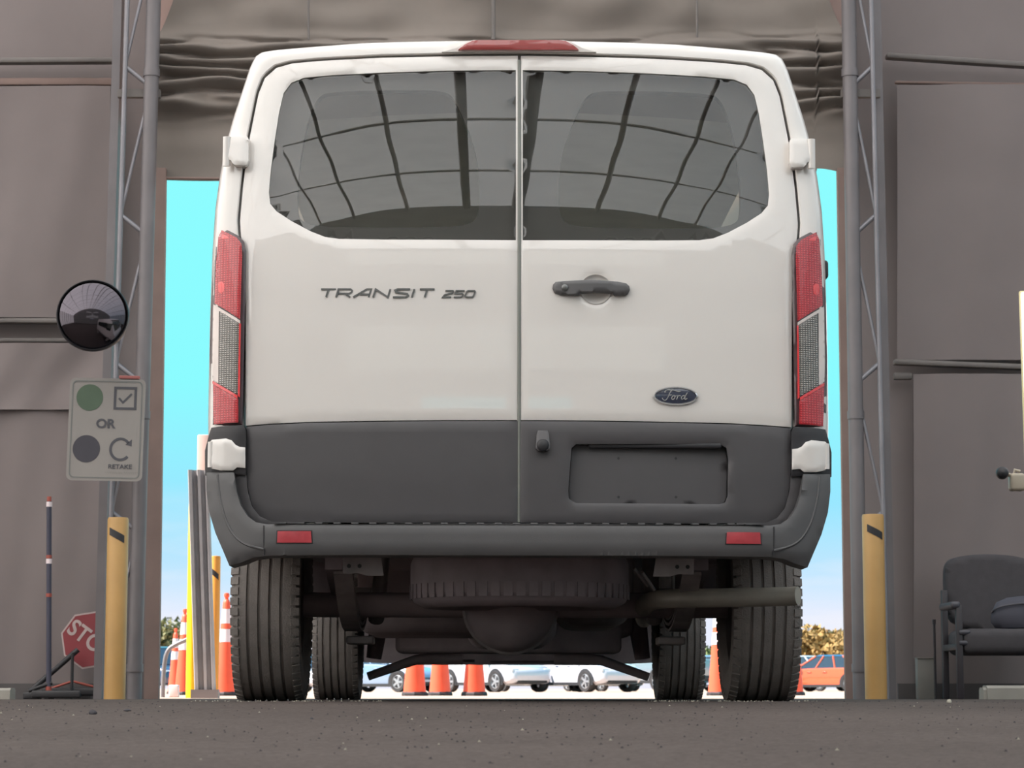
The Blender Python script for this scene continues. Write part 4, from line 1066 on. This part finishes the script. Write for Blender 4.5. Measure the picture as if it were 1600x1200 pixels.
def slab(px0, px1, top, d, label):
    a, b = P(px0, top, d), P(px1, top, d); c = (a + b) / 2; c.z = zg(d); h = a.z - c.z
    mb = MB(); pr = [(-0.08, 0), (-0.075, h * .8), (-0.05, h), (0.05, h), (0.075, h * .8), (0.08, 0)]
    mb.prism([(y, z) for y, z in pr], a.x - c.x + 0.02, b.x - c.x, 'X')
    t = thing('wheel_stop', label, 'wheel stop', c, group='concrete wheel stops on the floor'); mb.build('block', SLAB, t, smooth=30)
    MB().prism([(y * 0.9, z * 0.85) for y, z in pr], a.x - c.x, a.x - c.x + 0.02, 'X').build('end_chamfer', SLAB, t)
slab(1533, 1720, 1071, 14.2, 'pale concrete wheel stop on the floor below the black chair')
slab(-150, 20, 1075, 14.2, 'pale concrete wheel stop at the far left floor edge')

# ------------------------------------------------------------------ chair and things by the right wall
D = 14.9; c = P(1566, 1090, D); c.z = zg(D); k = D / FPX
CH = mat('chair_black_fabric', srgb(68, 65, 68), 0.85, var=0.08, scale=20, bump=0.2, bscale=300); CHL = mat('chair_frame_black', srgb(54, 50, 54), 0.45); CHA = mat('arm_pad_grey', srgb(70, 69, 76), 0.4)
ch = thing('armchair', 'black fabric office armchair standing by the right wall', 'chair', c)
zz = lambda py: P(1566, py, D).z - c.z
xx = lambda px: (px - 1566) * k
bo = chaikin([(xx(1494), zz(985)), (xx(1493), zz(905)), (xx(1495), zz(878)), (xx(1508), zz(866)), (xx(1562), zz(861)), (xx(1618), zz(866)), (xx(1636), zz(878)), (xx(1639), zz(905)), (xx(1637), zz(985))], 2)
patch(bo, lambda x, z: 0.20 + 0.10 * (z - 0.4) + 0.25 * x * x, (), 0.025, 0.07, 0.022).build('backrest', CH, ch, smooth=60)
MB().rbox((0, -0.05, (zz(984) + zz(1024)) / 2), (0.58, 0.54, zz(984) - zz(1024)), 0.05, 4).build('seat', CH, ch, smooth=60)
for s in (-1, 1):
    MB().rbox((s * 0.325, -0.10, zz(948)), (0.06, 0.42, 0.045), 0.018, 3).build('arm_pad', CHA, ch, smooth=60)
    MB().rbox((s * 0.305, -0.28, zz(948) / 2), (0.038, 0.05, zz(948)), 0.008, 2).build('leg', CHL, ch, smooth=40)
    MB().rbox((s * 0.305, 0.20, zz(920) / 2), (0.038, 0.05, zz(920)), 0.008, 2).build('leg', CHL, ch, smooth=40)
    MB().rbox((s * 0.305, -0.04, zz(1012)), (0.035, 0.5, 0.04), 0.008, 2).build('side_rail', CHL, ch, smooth=40)
    for py in (990, 1006): MB().rbox((s * 0.275, -0.30, zz(py)), (0.07, 0.03, 0.03), 0.012, 3).build('seat_bracket', CHA, ch, smooth=50)
c2 = c + Vector((xx(1600), -0.07, zz(984) + 0.004))
cu = thing('cushion', 'dark blue-grey rounded cushion lying on the black chair seat', 'cushion', c2)
mb = MB(); mb.lathe([(0.0, 0.004), (0.18, 0.004), (0.205, 0.04), (0.20, 0.10), (0.17, 0.16), (0.10, 0.19), (0, 0.20)], (0, 0, 0), 'Z', 28); mb.v = [(x, y * 0.6, z) for x, y, z in mb.v]
mb.build('pad', mat('cushion_blue_grey', srgb(70, 70, 80), 0.8, var=0.08), cu, smooth=60)
mb = MB(); mb.tube([(0.2 * math.cos(a) * 1.01, -0.122 * math.sin(a) * 0.8 - 0.02, 0.10 + 0.05 * math.sin(a)) for a in (PI * q / 14 for q in range(15))], 0.006, 6); mb.build('piping', CHA, cu, smooth=60)

c = P(1462, 1086, 15.3); c.z = zg(15.3)
t = thing('thin_stick', 'thin dark stick standing upright beside the black chair', 'stick', c)
h = P(1462, 968, 15.3).z - c.z
MB().tube([(0, 0, 0), (0, 0, h - 0.03)], 0.008, 8).build('rod', CHL, t, smooth=60); MB().tube([(0, 0, h - 0.03), (0, 0, h)], 0.011, 8).build('grip', CHL, t, smooth=60)
c = P(1447, 1086, 15.4); c.z = zg(15.4)
t = thing('white_box', 'small pale carton standing on the floor against the right wall', 'box', c)
h = P(1447, 1029, 15.4).z - c.z
MB().rbox((0, 0, h / 2), (0.115, 0.09, h), 0.004, 2).build('body', mat('carton_grey_white', srgb(138, 135, 130), 0.7), t, smooth=40)
MB().box((0, -0.002, h + 0.003), (0.12, 0.10, 0.006)).build('lid', SLAB, t)
# kick strip along the wall foot, its dark tone standing in for shadow
for a, b in ((1402, 1750), (-150, 150)):
    p0, p1 = P(a, 1068, 15.48), P(b, 1068, 15.48)
    tag(MB().box(((p0.x + p1.x) / 2, 15.46, (p0.z - 0.06) / 2), (p1.x - p0.x, 0.03, p0.z + 0.06)).build('baseboard_right' if a > 0 else 'baseboard_left', mat('kick_strip_shaded', srgb(84, 80, 80), 0.7), None), kind='structure')

# studio light panel on its stand, with a small camera clipped to it, at the right picture edge
D = 12.0; a, b = P(1592, 458, D), P(1602, 760, D)
c = Vector((a.x + 0.30, D, zg(D)))
lp = thing('light_panel', 'tall bright white light panel on a stand at the right edge', 'lamp', c)
ang = math.atan2(b.x - a.x, a.z - b.z)
rot = Matrix.Rotation(-ang, 3, 'Y'); hh = a.z - b.z + 0.05; mid = Vector(((a.x + b.x) / 2 + 0.28 - c.x, 0, (a.z + b.z) / 2 - c.z - 0.02))
MB().rbox(mid + rot @ Vector((0.006, 0, 0)), (0.55, 0.03, hh), 0.006, 2, rot).build('diffuser', mat('lit_diffuser', (0.9, 0.9, 0.9), 0.5, emit=(0.9, 0.95, 1.0), estr=1.1), lp, smooth=40)
MB().rbox(mid + Vector((0.004, 0.022, 0)), (0.556, 0.03, hh + 0.02), 0.006, 2, rot).build('frame', mat('frame_pale_yellow', srgb(240, 222, 170), 0.5), lp, smooth=40)
MB().tube([(0.05, 0.05, 0.0), (0.05, 0.05, mid.z)], 0.016, 10).build('stand_pole', STEEL, lp, smooth=60)
for q in range(3):
    MB().tube([(0.05, 0.05, 0.22), (0.05 + 0.34 * math.cos(2 * PI * q / 3 + 0.4), 0.05 + 0.34 * math.sin(2 * PI * q / 3 + 0.4), 0.012)], 0.010, 8).build('stand_leg', STEEL, lp, smooth=60)
D = 12.0; D = 11.8; c = P(1585, 768, D); k = D / FPX
cm = thing('security_camera', 'cream camera with black round lens hanging at the right edge', 'camera', c)
CRM = mat('camera_cream', srgb(176, 164, 146), 0.5)
MB().rbox((0.012, 0, 0.045), (0.075, 0.07, 0.085), 0.015, 3).build('body', CRM, cm, smooth=50)
MB().lathe([(0, -0.03), (0.02, -0.026), (0.029, -0.012), (0.031, 0.01), (0.02, 0.028), (0, 0.03)], (-0.062, -0.03, 0.088), 'Y', 24).build('lens', BLACK, cm, smooth=60)
MB().tube([(-0.05, -0.01, 0.088), (-0.005, 0, 0.075)], 0.01, 8).build('neck', CRM, cm, smooth=60)
MB().tube([(0.0, 0.0, 0.08), (0.004, 0.0, 0.105), (0.03, 0.0, 0.098)], 0.008, 8).build('loop', CRM, cm, smooth=60)
MB().box((0.13, 0.03, 0.03), (0.18, 0.02, 0.018)).build('clamp_arm', STEEL, cm)

# ------------------------------------------------------------------ traffic cones
def cone(name, label, px, d, group=None):
    c = P(px, 1090, d); c.z = zg(d); H = 1.07; rb, rt = 0.115, 0.03
    t = thing(name, label, 'cone', c, group=group)
    R_ = lambda f: rb + (rt - rb) * f
    MB().lathe([(R_(0) + 0.002, 0.03), (R_(.5), H * .5), (R_(.9), H * .9), (rt * 0.9, H * .93), (0.018, H * .935), (0.018, H * .96)], (0, 0, 0), 'Z', 24).build('cone_body', CONE, t, smooth=50)
    for a, b in ((.52, .645), (.70, .84)):
        MB().lathe([(R_(a) + 0.003, H * a), (R_(b) + 0.003, H * b)], (0, 0, 0), 'Z', 24).build('white_collar', CONEW, t, smooth=50)
    MB().lathe([(0, H * .95), (0.024, H * .955), (0.03, H * .975), (0.024, H * .995), (0, H)], (0, 0, 0), 'Z', 16).build('grab_knob', CONE, t, smooth=60)
    mb = MB(); mb.lathe([(0, 0.0), (0.135, 0.0), (0.135, 0.025), (0.125, 0.04), (0.11, 0.045)], (0, 0, 0), 'Z', 8); mb.build('base', CONEB, t, smooth=30)
    return t
G = 'orange traffic cones outside the door'
cone('traffic_cone', 'orange traffic cone outside, first of the three under the van from the left', 648, 25.2, G)
cone('traffic_cone', 'orange traffic cone outside, middle one of three under the van', 687.5, 26.6, G)
cone('traffic_cone', 'orange traffic cone outside, third of the three under the van from the left', 741, 25.3, G)
cone('traffic_cone', 'orange and white cone outside between the thin bollard and left rear tyre', 352, 25.5, G)
cone('traffic_cone', 'orange and white cone outside just left of the yellow post', 287, 30.5, G)
cone('traffic_cone', 'farther orange and white cone beside the bent rail', 273, 40, G)
cone('traffic_cone', 'orange cone seen in the gap between the right front and rear tyres', 1123, 27, G)
cone('traffic_cone', 'orange cone peeping out right of the right rear tyre', 1240, 28.5, G)

# ------------------------------------------------------------------ parked cars outside
CARGL = mat('car_glass_dark', srgb(52, 60, 72), 0.08, coat=1.0); CART = mat('car_tyre', srgb(52, 50, 52), 0.8)
CARR = mat('car_rim_silver', srgb(176, 178, 184), 0.3, metal=0.5); CARK = mat('car_trim_black', srgb(48, 48, 52), 0.6)
CARTL = mat('car_tail_red', srgb(200, 50, 60), 0.3, coat=1.0); CARHL = mat('car_head_clear', srgb(225, 228, 235), 0.15, coat=1.0)
def car(name, label, paint, px, d, yaw, kind='suv', roofm=None):
    """yaw 0 = nose to the right of the picture; positive turns the nose away"""
    c = P(px, 1085, d); c.z = zg(d)
    t = thing(name, label, 'pickup' if kind == 'pickup' else 'car', c, math.radians(yaw), group='cars parked outside')
    Lh, W, H = {'suv': (2.3, 0.93, 1.70), 'sedan': (2.35, 0.91, 1.46), 'pickup': (2.85, 1.0, 1.88)}[kind]
    wr = {'suv': 0.36, 'sedan': 0.335, 'pickup': 0.40}[kind]; wb = {'suv': 1.36, 'sedan': 1.38, 'pickup': 1.82}[kind]
    belt = {'suv': 1.06, 'sedan': 0.94, 'pickup': 1.18}[kind]; gc = {'suv': 0.24, 'sedan': 0.19, 'pickup': 0.32}[kind]
    hood = belt - {'suv': 0.06, 'sedan': 0.10, 'pickup': 0.02}[kind]
    st = [(-1.0, .80, gc + .20, belt - .16), (-.985, .90, gc + .10, belt - .05), (-.93, .97, gc + .03, belt), (-.7, 1, gc, belt), (-.3, 1, gc, belt), (.15, 1, gc, belt - 0.02), (.42, .99, gc, belt - 0.05), (.48, .99, gc, hood), (.8, .96, gc + .02, hood - .09), (.94, .90, gc + .06, hood - .2), (.985, .80, gc + .12, hood - .3), (1.0, .70, gc + .2, hood - .38)]
    mb = MB(); n = 12; vs = []
    for fx, fw, zb, zt in st:
        w = W * fw; hm = zb + (zt - zb) * 0.62
        half = [(w * .86, zb), (w * .97, zb + .09), (w, hm - 0.12), (w * 0.99, hm), (w * .955, zt - 0.05), (w * .90, zt)]
        vs += [(fx * Lh, -y, z) for y, z in half] + [(fx * Lh, y, z) for y, z in reversed(half)]
    fs = [(i * n + k, (i + 1) * n + k, (i + 1) * n + (k + 1) % n, i * n + (k + 1) % n) for i in range(len(st) - 1) for k in range(n)]
    mb.add(vs, fs + [tuple(range(n)), tuple(range((len(st) - 1) * n, len(st) * n))[::-1]]); mb.build('body', paint, t, smooth=35)
    cab = {'suv': (-.92, -.80, .16, .46), 'sedan': (-.74, -.42, .10, .46), 'pickup': (-.26, -.20, .24, .46)}[kind]
    xb0, xt0, xt1, xb1 = (f * Lh for f in cab); wb_, wt_ = W * .89, W * .70
    fr = lambda x0, x1, w, z: [(x0, -w, z), (x1, -w, z), (x1, w, z), (x0, w, z)]
    mb = MB(); mb.add(fr(xb0, xb1, wb_, belt - 0.04) + fr(xt0, xt1, wt_, H - 0.05), [(0, 1, 5, 4), (1, 2, 6, 5), (2, 3, 7, 6), (3, 0, 4, 7)]); mb.build('windows', CARGL, t)
    mb = MB(); mb.add(fr(xt0 - .02, xt1 + .03, wt_ + .02, H - 0.06) + fr(xt0 + 0.12, xt1 - 0.1, wt_ - .10, H), [(0, 1, 5, 4), (1, 2, 6, 5), (2, 3, 7, 6), (3, 0, 4, 7), (4, 5, 6, 7)]); mb.build('roof', roofm or paint, t, smooth=50)
    pil = [(0, 0.0), (.36, .36), (.68, .70), (1, 1.0)] if kind != 'pickup' else [(0, 0), (.5, .55), (1, 1)]
    for f0, f1 in pil:
        for s in (-1, 1):
            MB().tube([(xb0 + (xb1 - xb0) * f0, s * wb_, belt - 0.04), (xt0 + (xt1 - xt0) * f1, s * (wt_ + .01), H - 0.05)], 0.035, 6).build('pillar', paint, t)
    for s in (-1, 1):
        for f in (-1, 1):
            x = f * wb + (0.06 if f > 0 else 0.0)
            w = MB().lathe([(wr - .12, s * -.10), (wr - .02, s * -.11), (wr, s * -.07), (wr, s * .07), (wr - .02, s * .11), (wr - .11, s * .10)], (x, s * (W - .075), wr), 'Y', 28).build('wheel', CART, t, smooth=40)
            mb = MB(); mb.lathe([(wr - .11, s * .09), (wr - .13, s * .10), (wr - .145, s * .06)], (x, s * (W - .075), wr), 'Y', 28)
            for q in range(5):
                r_ = Matrix.Rotation(2 * PI * q / 5 + 0.3, 3, 'Y'); mb.box(Vector((x, s * (W - .075) + s * .075, wr)) + r_ @ Vector((0, 0, (wr - .12) / 2)), (0.07, 0.03, wr - .12), r_)
            mb.lathe([(0, s * .095), (.06, s * .095), (.07, s * .06)], (x, s * (W - .075), wr), 'Y', 12); mb.build('rim', CARR, w, smooth=40)
            mb = MB(); NN = 14; ro = wr + 0.075
            mb.add([(x + ro * math.cos(PI * q / NN), s * (W + .006), wr + ro * math.sin(PI * q / NN)) for q in range(NN + 1)] + [(x + ro, s * (W + .006), gc + 0.02), (x - ro, s * (W + .006), gc + 0.02)], [tuple(range(NN + 1)) ] )
            mb.add([(x + ro, s * (W + .006), wr), (x + ro, s * (W + .006), gc), (x - ro, s * (W + .006), gc), (x - ro, s * (W + .006), wr)], [(0, 1, 2, 3)])
            if kind == 'pickup' or True: mb.v = [(a, b + s * 0.004, c_) for a, b, c_ in mb.v]
            mb.build('wheel_arch', CARK, t)
        MB().rbox((0.40 * Lh, s * (W + .09), belt + .06), (.10, .17, .14), .03, 2).build('door_mirror', paint, t, smooth=50)
        MB().rbox((.90 * Lh, s * W * .72, hood - .27), (.30, .30, .13), .04, 2).build('head_light', CARHL, t, smooth=50)
        MB().rbox((-.965 * Lh, s * W * .82, belt - .18), (.14, .16, .26 if kind != 'sedan' else .15), .03, 2).build('tail_light', CARTL, t, smooth=50)
        MB().box((0, s * (W * .965), gc + .04), (2 * Lh * .5, .06, .10)).build('side_skirt', CARK, t)
        for fx in (-.12, .18): MB().rbox((fx * Lh, s * (W + 0.005), belt - .16), (.2, .02, .035), .01).build('door_handle', paint, t, smooth=50)
    MB().rbox((.965 * Lh, 0, gc + .17), (.12, W * 1.35, .22), .04, 2).build('front_bumper', CARK, t, smooth=50)
    MB().rbox((-.985 * Lh, 0, gc + .17), (.12, W * 1.5, .20), .04, 2).build('rear_bumper', CARK, t, smooth=50)
    if kind == 'pickup':
        MB().box((-.62 * Lh, 0, belt + .004), (.62 * Lh, W * 1.55, .02)).build('bed', CARK, t)
    return t
PW = mat('car_white', srgb(205, 203, 212), 0.25, coat=1.0, var=0.02); PS = mat('car_silver', srgb(150, 158, 168), 0.3, metal=0.4, coat=1.0, var=0.02)
PB = mat('car_dark_blue', srgb(44, 60, 96), 0.3, coat=1.0, var=0.02); PO = mat('car_orange', srgb(225, 92, 52), 0.3, coat=1.0, var=0.04)
PLB = mat('car_light_blue', srgb(140, 162, 190), 0.3, metal=0.3, coat=1.0, var=0.02); PDR = mat('car_roof_navy', srgb(40, 70, 130), 0.2, coat=1.0)
car('parked_car', 'silver-blue car outside behind the leftmost cone under the van', PLB, 598, 82, -38, 'sedan')
car('parked_car', 'white car outside behind the middle and third cones under the van', PW, 772, 84, -55, 'suv')
car('parked_car', 'farther white car in the gap between two white cars under the van', PW, 842, 104, -55, 'suv')
car('parked_car', 'white car with two silver wheels showing right of the van middle', PW, 911, 84, -56, 'suv')
car('parked_car', 'white car with red tail lamp left of the grey pickup', PW, 940, 112, 122, 'suv')
car('parked_pickup', 'grey pickup just left of the right front tyre', PS, 1005, 88, 130, 'pickup')
car('parked_car', 'light blue car in the gap between the right tyres', PLB, 1124, 99, -50, 'sedan')
car('parked_car', 'orange car with dark blue roof beyond the right side of the opening', PO, 1297, 98, 142, 'sedan', PDR)
car('parked_car', 'white car roof behind the orange car', PW, 1262, 118, -45, 'suv')
car('parked_car', 'dark blue car beyond the cones at the left of the opening', PB, 236, 92, -50, 'suv')
car('parked_car', 'white car in the narrow gap between the left tyres', PW, 476, 90, -56, 'sedan')

# ------------------------------------------------------------------ trees far behind
def leafmat(n, c): return mat(n, c, 0.8, var=0.35, scale=0.9)
TRUNK = mat('tree_bark', srgb(96, 82, 70), 0.9)
def tree(label, px, top, d, half_w, m, seed, n=5200):
    r = random.Random(seed); c = P(px, 1084, d); c.z = zg(d); H = P(px, top, d).z - c.z
    t = thing('tree', label, 'tree', c, group='trees behind the parked cars'); mb = MB()
    blobs = [(r.uniform(-.75, .75) * half_w, r.uniform(-.5, .5) * half_w, H * r.uniform(.42, .74), half_w * r.uniform(.34, .52)) for _ in range(11)] + [(0, 0, H * .72, H * .28)]
    for _ in range(n):
        bx, by, bz, br = r.choice(blobs)
        v = Vector((r.gauss(0, 1), r.gauss(0, 1), r.gauss(0, 1))).normalized() * br * (r.random() ** 0.35)
        p = Vector((bx, by, min(bz + v.z * 0.8, H - 0.1))) + Vector((v.x, v.y, 0)); s = half_w * r.uniform(.025, .06)
        a = Vector((r.gauss(0, 1), r.gauss(0, 1), r.gauss(0, 1))).normalized(); b = a.orthogonal().normalized() * s; e = a.cross(b)
        mb.add([p - b - e * .6, p + b - e * .6, p + e], [(0, 1, 2)])
    mb.build('crown', m, t)
    MB().tube([(0, 0, 0), (0.1, 0, H * .5)], [half_w * .07, half_w * .035], 8).build('trunk', TRUNK, t, smooth=60)
    for q in range(4):
        a = 2 * PI * q / 4 + .4; MB().tube([(0.05, 0, H * .3), (half_w * .5 * math.cos(a), half_w * .4 * math.sin(a), H * .6)], [half_w * .03, half_w * .012], 6).build('branch', TRUNK, t, smooth=60)
A1, A2, A3 = leafmat('foliage_autumn_gold', srgb(158, 128, 76)), leafmat('foliage_olive', srgb(128, 124, 84)), leafmat('foliage_green', srgb(104, 116, 70))
tree('golden autumn tree right of the van, nearest the tyre', 1268, 970, 150, 3.6, A1, 1)
tree('golden-olive autumn tree behind the orange car, next to the column', 1318, 984, 158, 3.8, A1, 2)
tree('olive-grey tree beyond the cones at the left of the opening', 268, 958, 150, 3.0, A2, 3)
tree('dull green tree in the gap between the right tyres', 1115, 1008, 165, 3.2, A3, 4)
tree('low olive tree at the left edge of the opening', 236, 985, 170, 3.2, A2, 5)

# ------------------------------------------------------------------ grit on the floor
def pebble(label, px, py, d, w_px, h_px, m, seed):
    r = random.Random(seed); z = zg(d); q = P(px, py, d); k = d / FPX
    t = MB(); t.lathe([(0, 0), (w_px * k * .45, 0.001), (w_px * k * .5, h_px * k * .4), (w_px * k * .33, h_px * k * .85), (0, h_px * k)], (0, 0, 0), 'Z', 9)
    t.v = [(x * r.uniform(.8, 1.1), y * r.uniform(.6, 1.0), zz_ * r.uniform(.8, 1.05)) for x, y, zz_ in t.v]
    o = t.build('pebble', m, None, smooth=60); o.location = (q.x, d, z - 0.0005); tag(o, label, 'pebble', 'pebbles on the concrete floor')
DK = mat('pebble_dark', srgb(62, 60, 64), 0.8); LT = mat('pebble_pale', srgb(170, 166, 152), 0.8)
pebble('dark pebble on the floor below the left yellow bollard', 145, 1114, 6.45, 15, 8, DK, 1)
pebble('flat dark pebble on the floor right of the left yellow bollard', 199, 1109, 6.75, 14, 4, DK, 2)
pebble('small pale pebble on the floor before the black chair', 1483, 1096, 7.9, 8, 6, LT, 3)
pebble('dark pebble on the floor below the middle of the van', 487, 1125, 6.0, 6, 4, DK, 4)
r = random.Random(9); mb = MB()
for _ in range(900):
    y = 3.6 + 4.6 * r.random() ** 0.8; x = r.uniform(-.23, .23) * y; s = r.uniform(.0012, .0035); z = zg(y)
    mb.add([(x - s, y, z), (x + s, y - s * .4, z), (x + s * .3, y + s, z), (x, y, z + s * 1.1)], [(0, 1, 3), (1, 2, 3), (2, 0, 3)])
tag(mb.build('floor_grit_dark', DK), 'scattered dark grit over the concrete floor in front', 'grit', kind='stuff')
mb = MB()
for _ in range(220):
    if r.random() < .8: y = r.uniform(8.1, 8.5); x = r.choice((-.93, .88, -.6, .62)) + r.uniform(-.16, .16)
    else: y = 3.8 + 4.2 * r.random(); x = r.uniform(-.23, .23) * y
    s = r.uniform(.0015, .004); z = zg(y)
    mb.add([(x - s, y, z), (x + s, y - s * .4, z), (x + s * .3, y + s, z), (x, y, z + s * 1.2)], [(0, 1, 3), (1, 2, 3), (2, 0, 3)])
tag(mb.build('floor_grit_pale', LT), 'scattered pale grit on the concrete by the tyres', 'grit', kind='stuff')
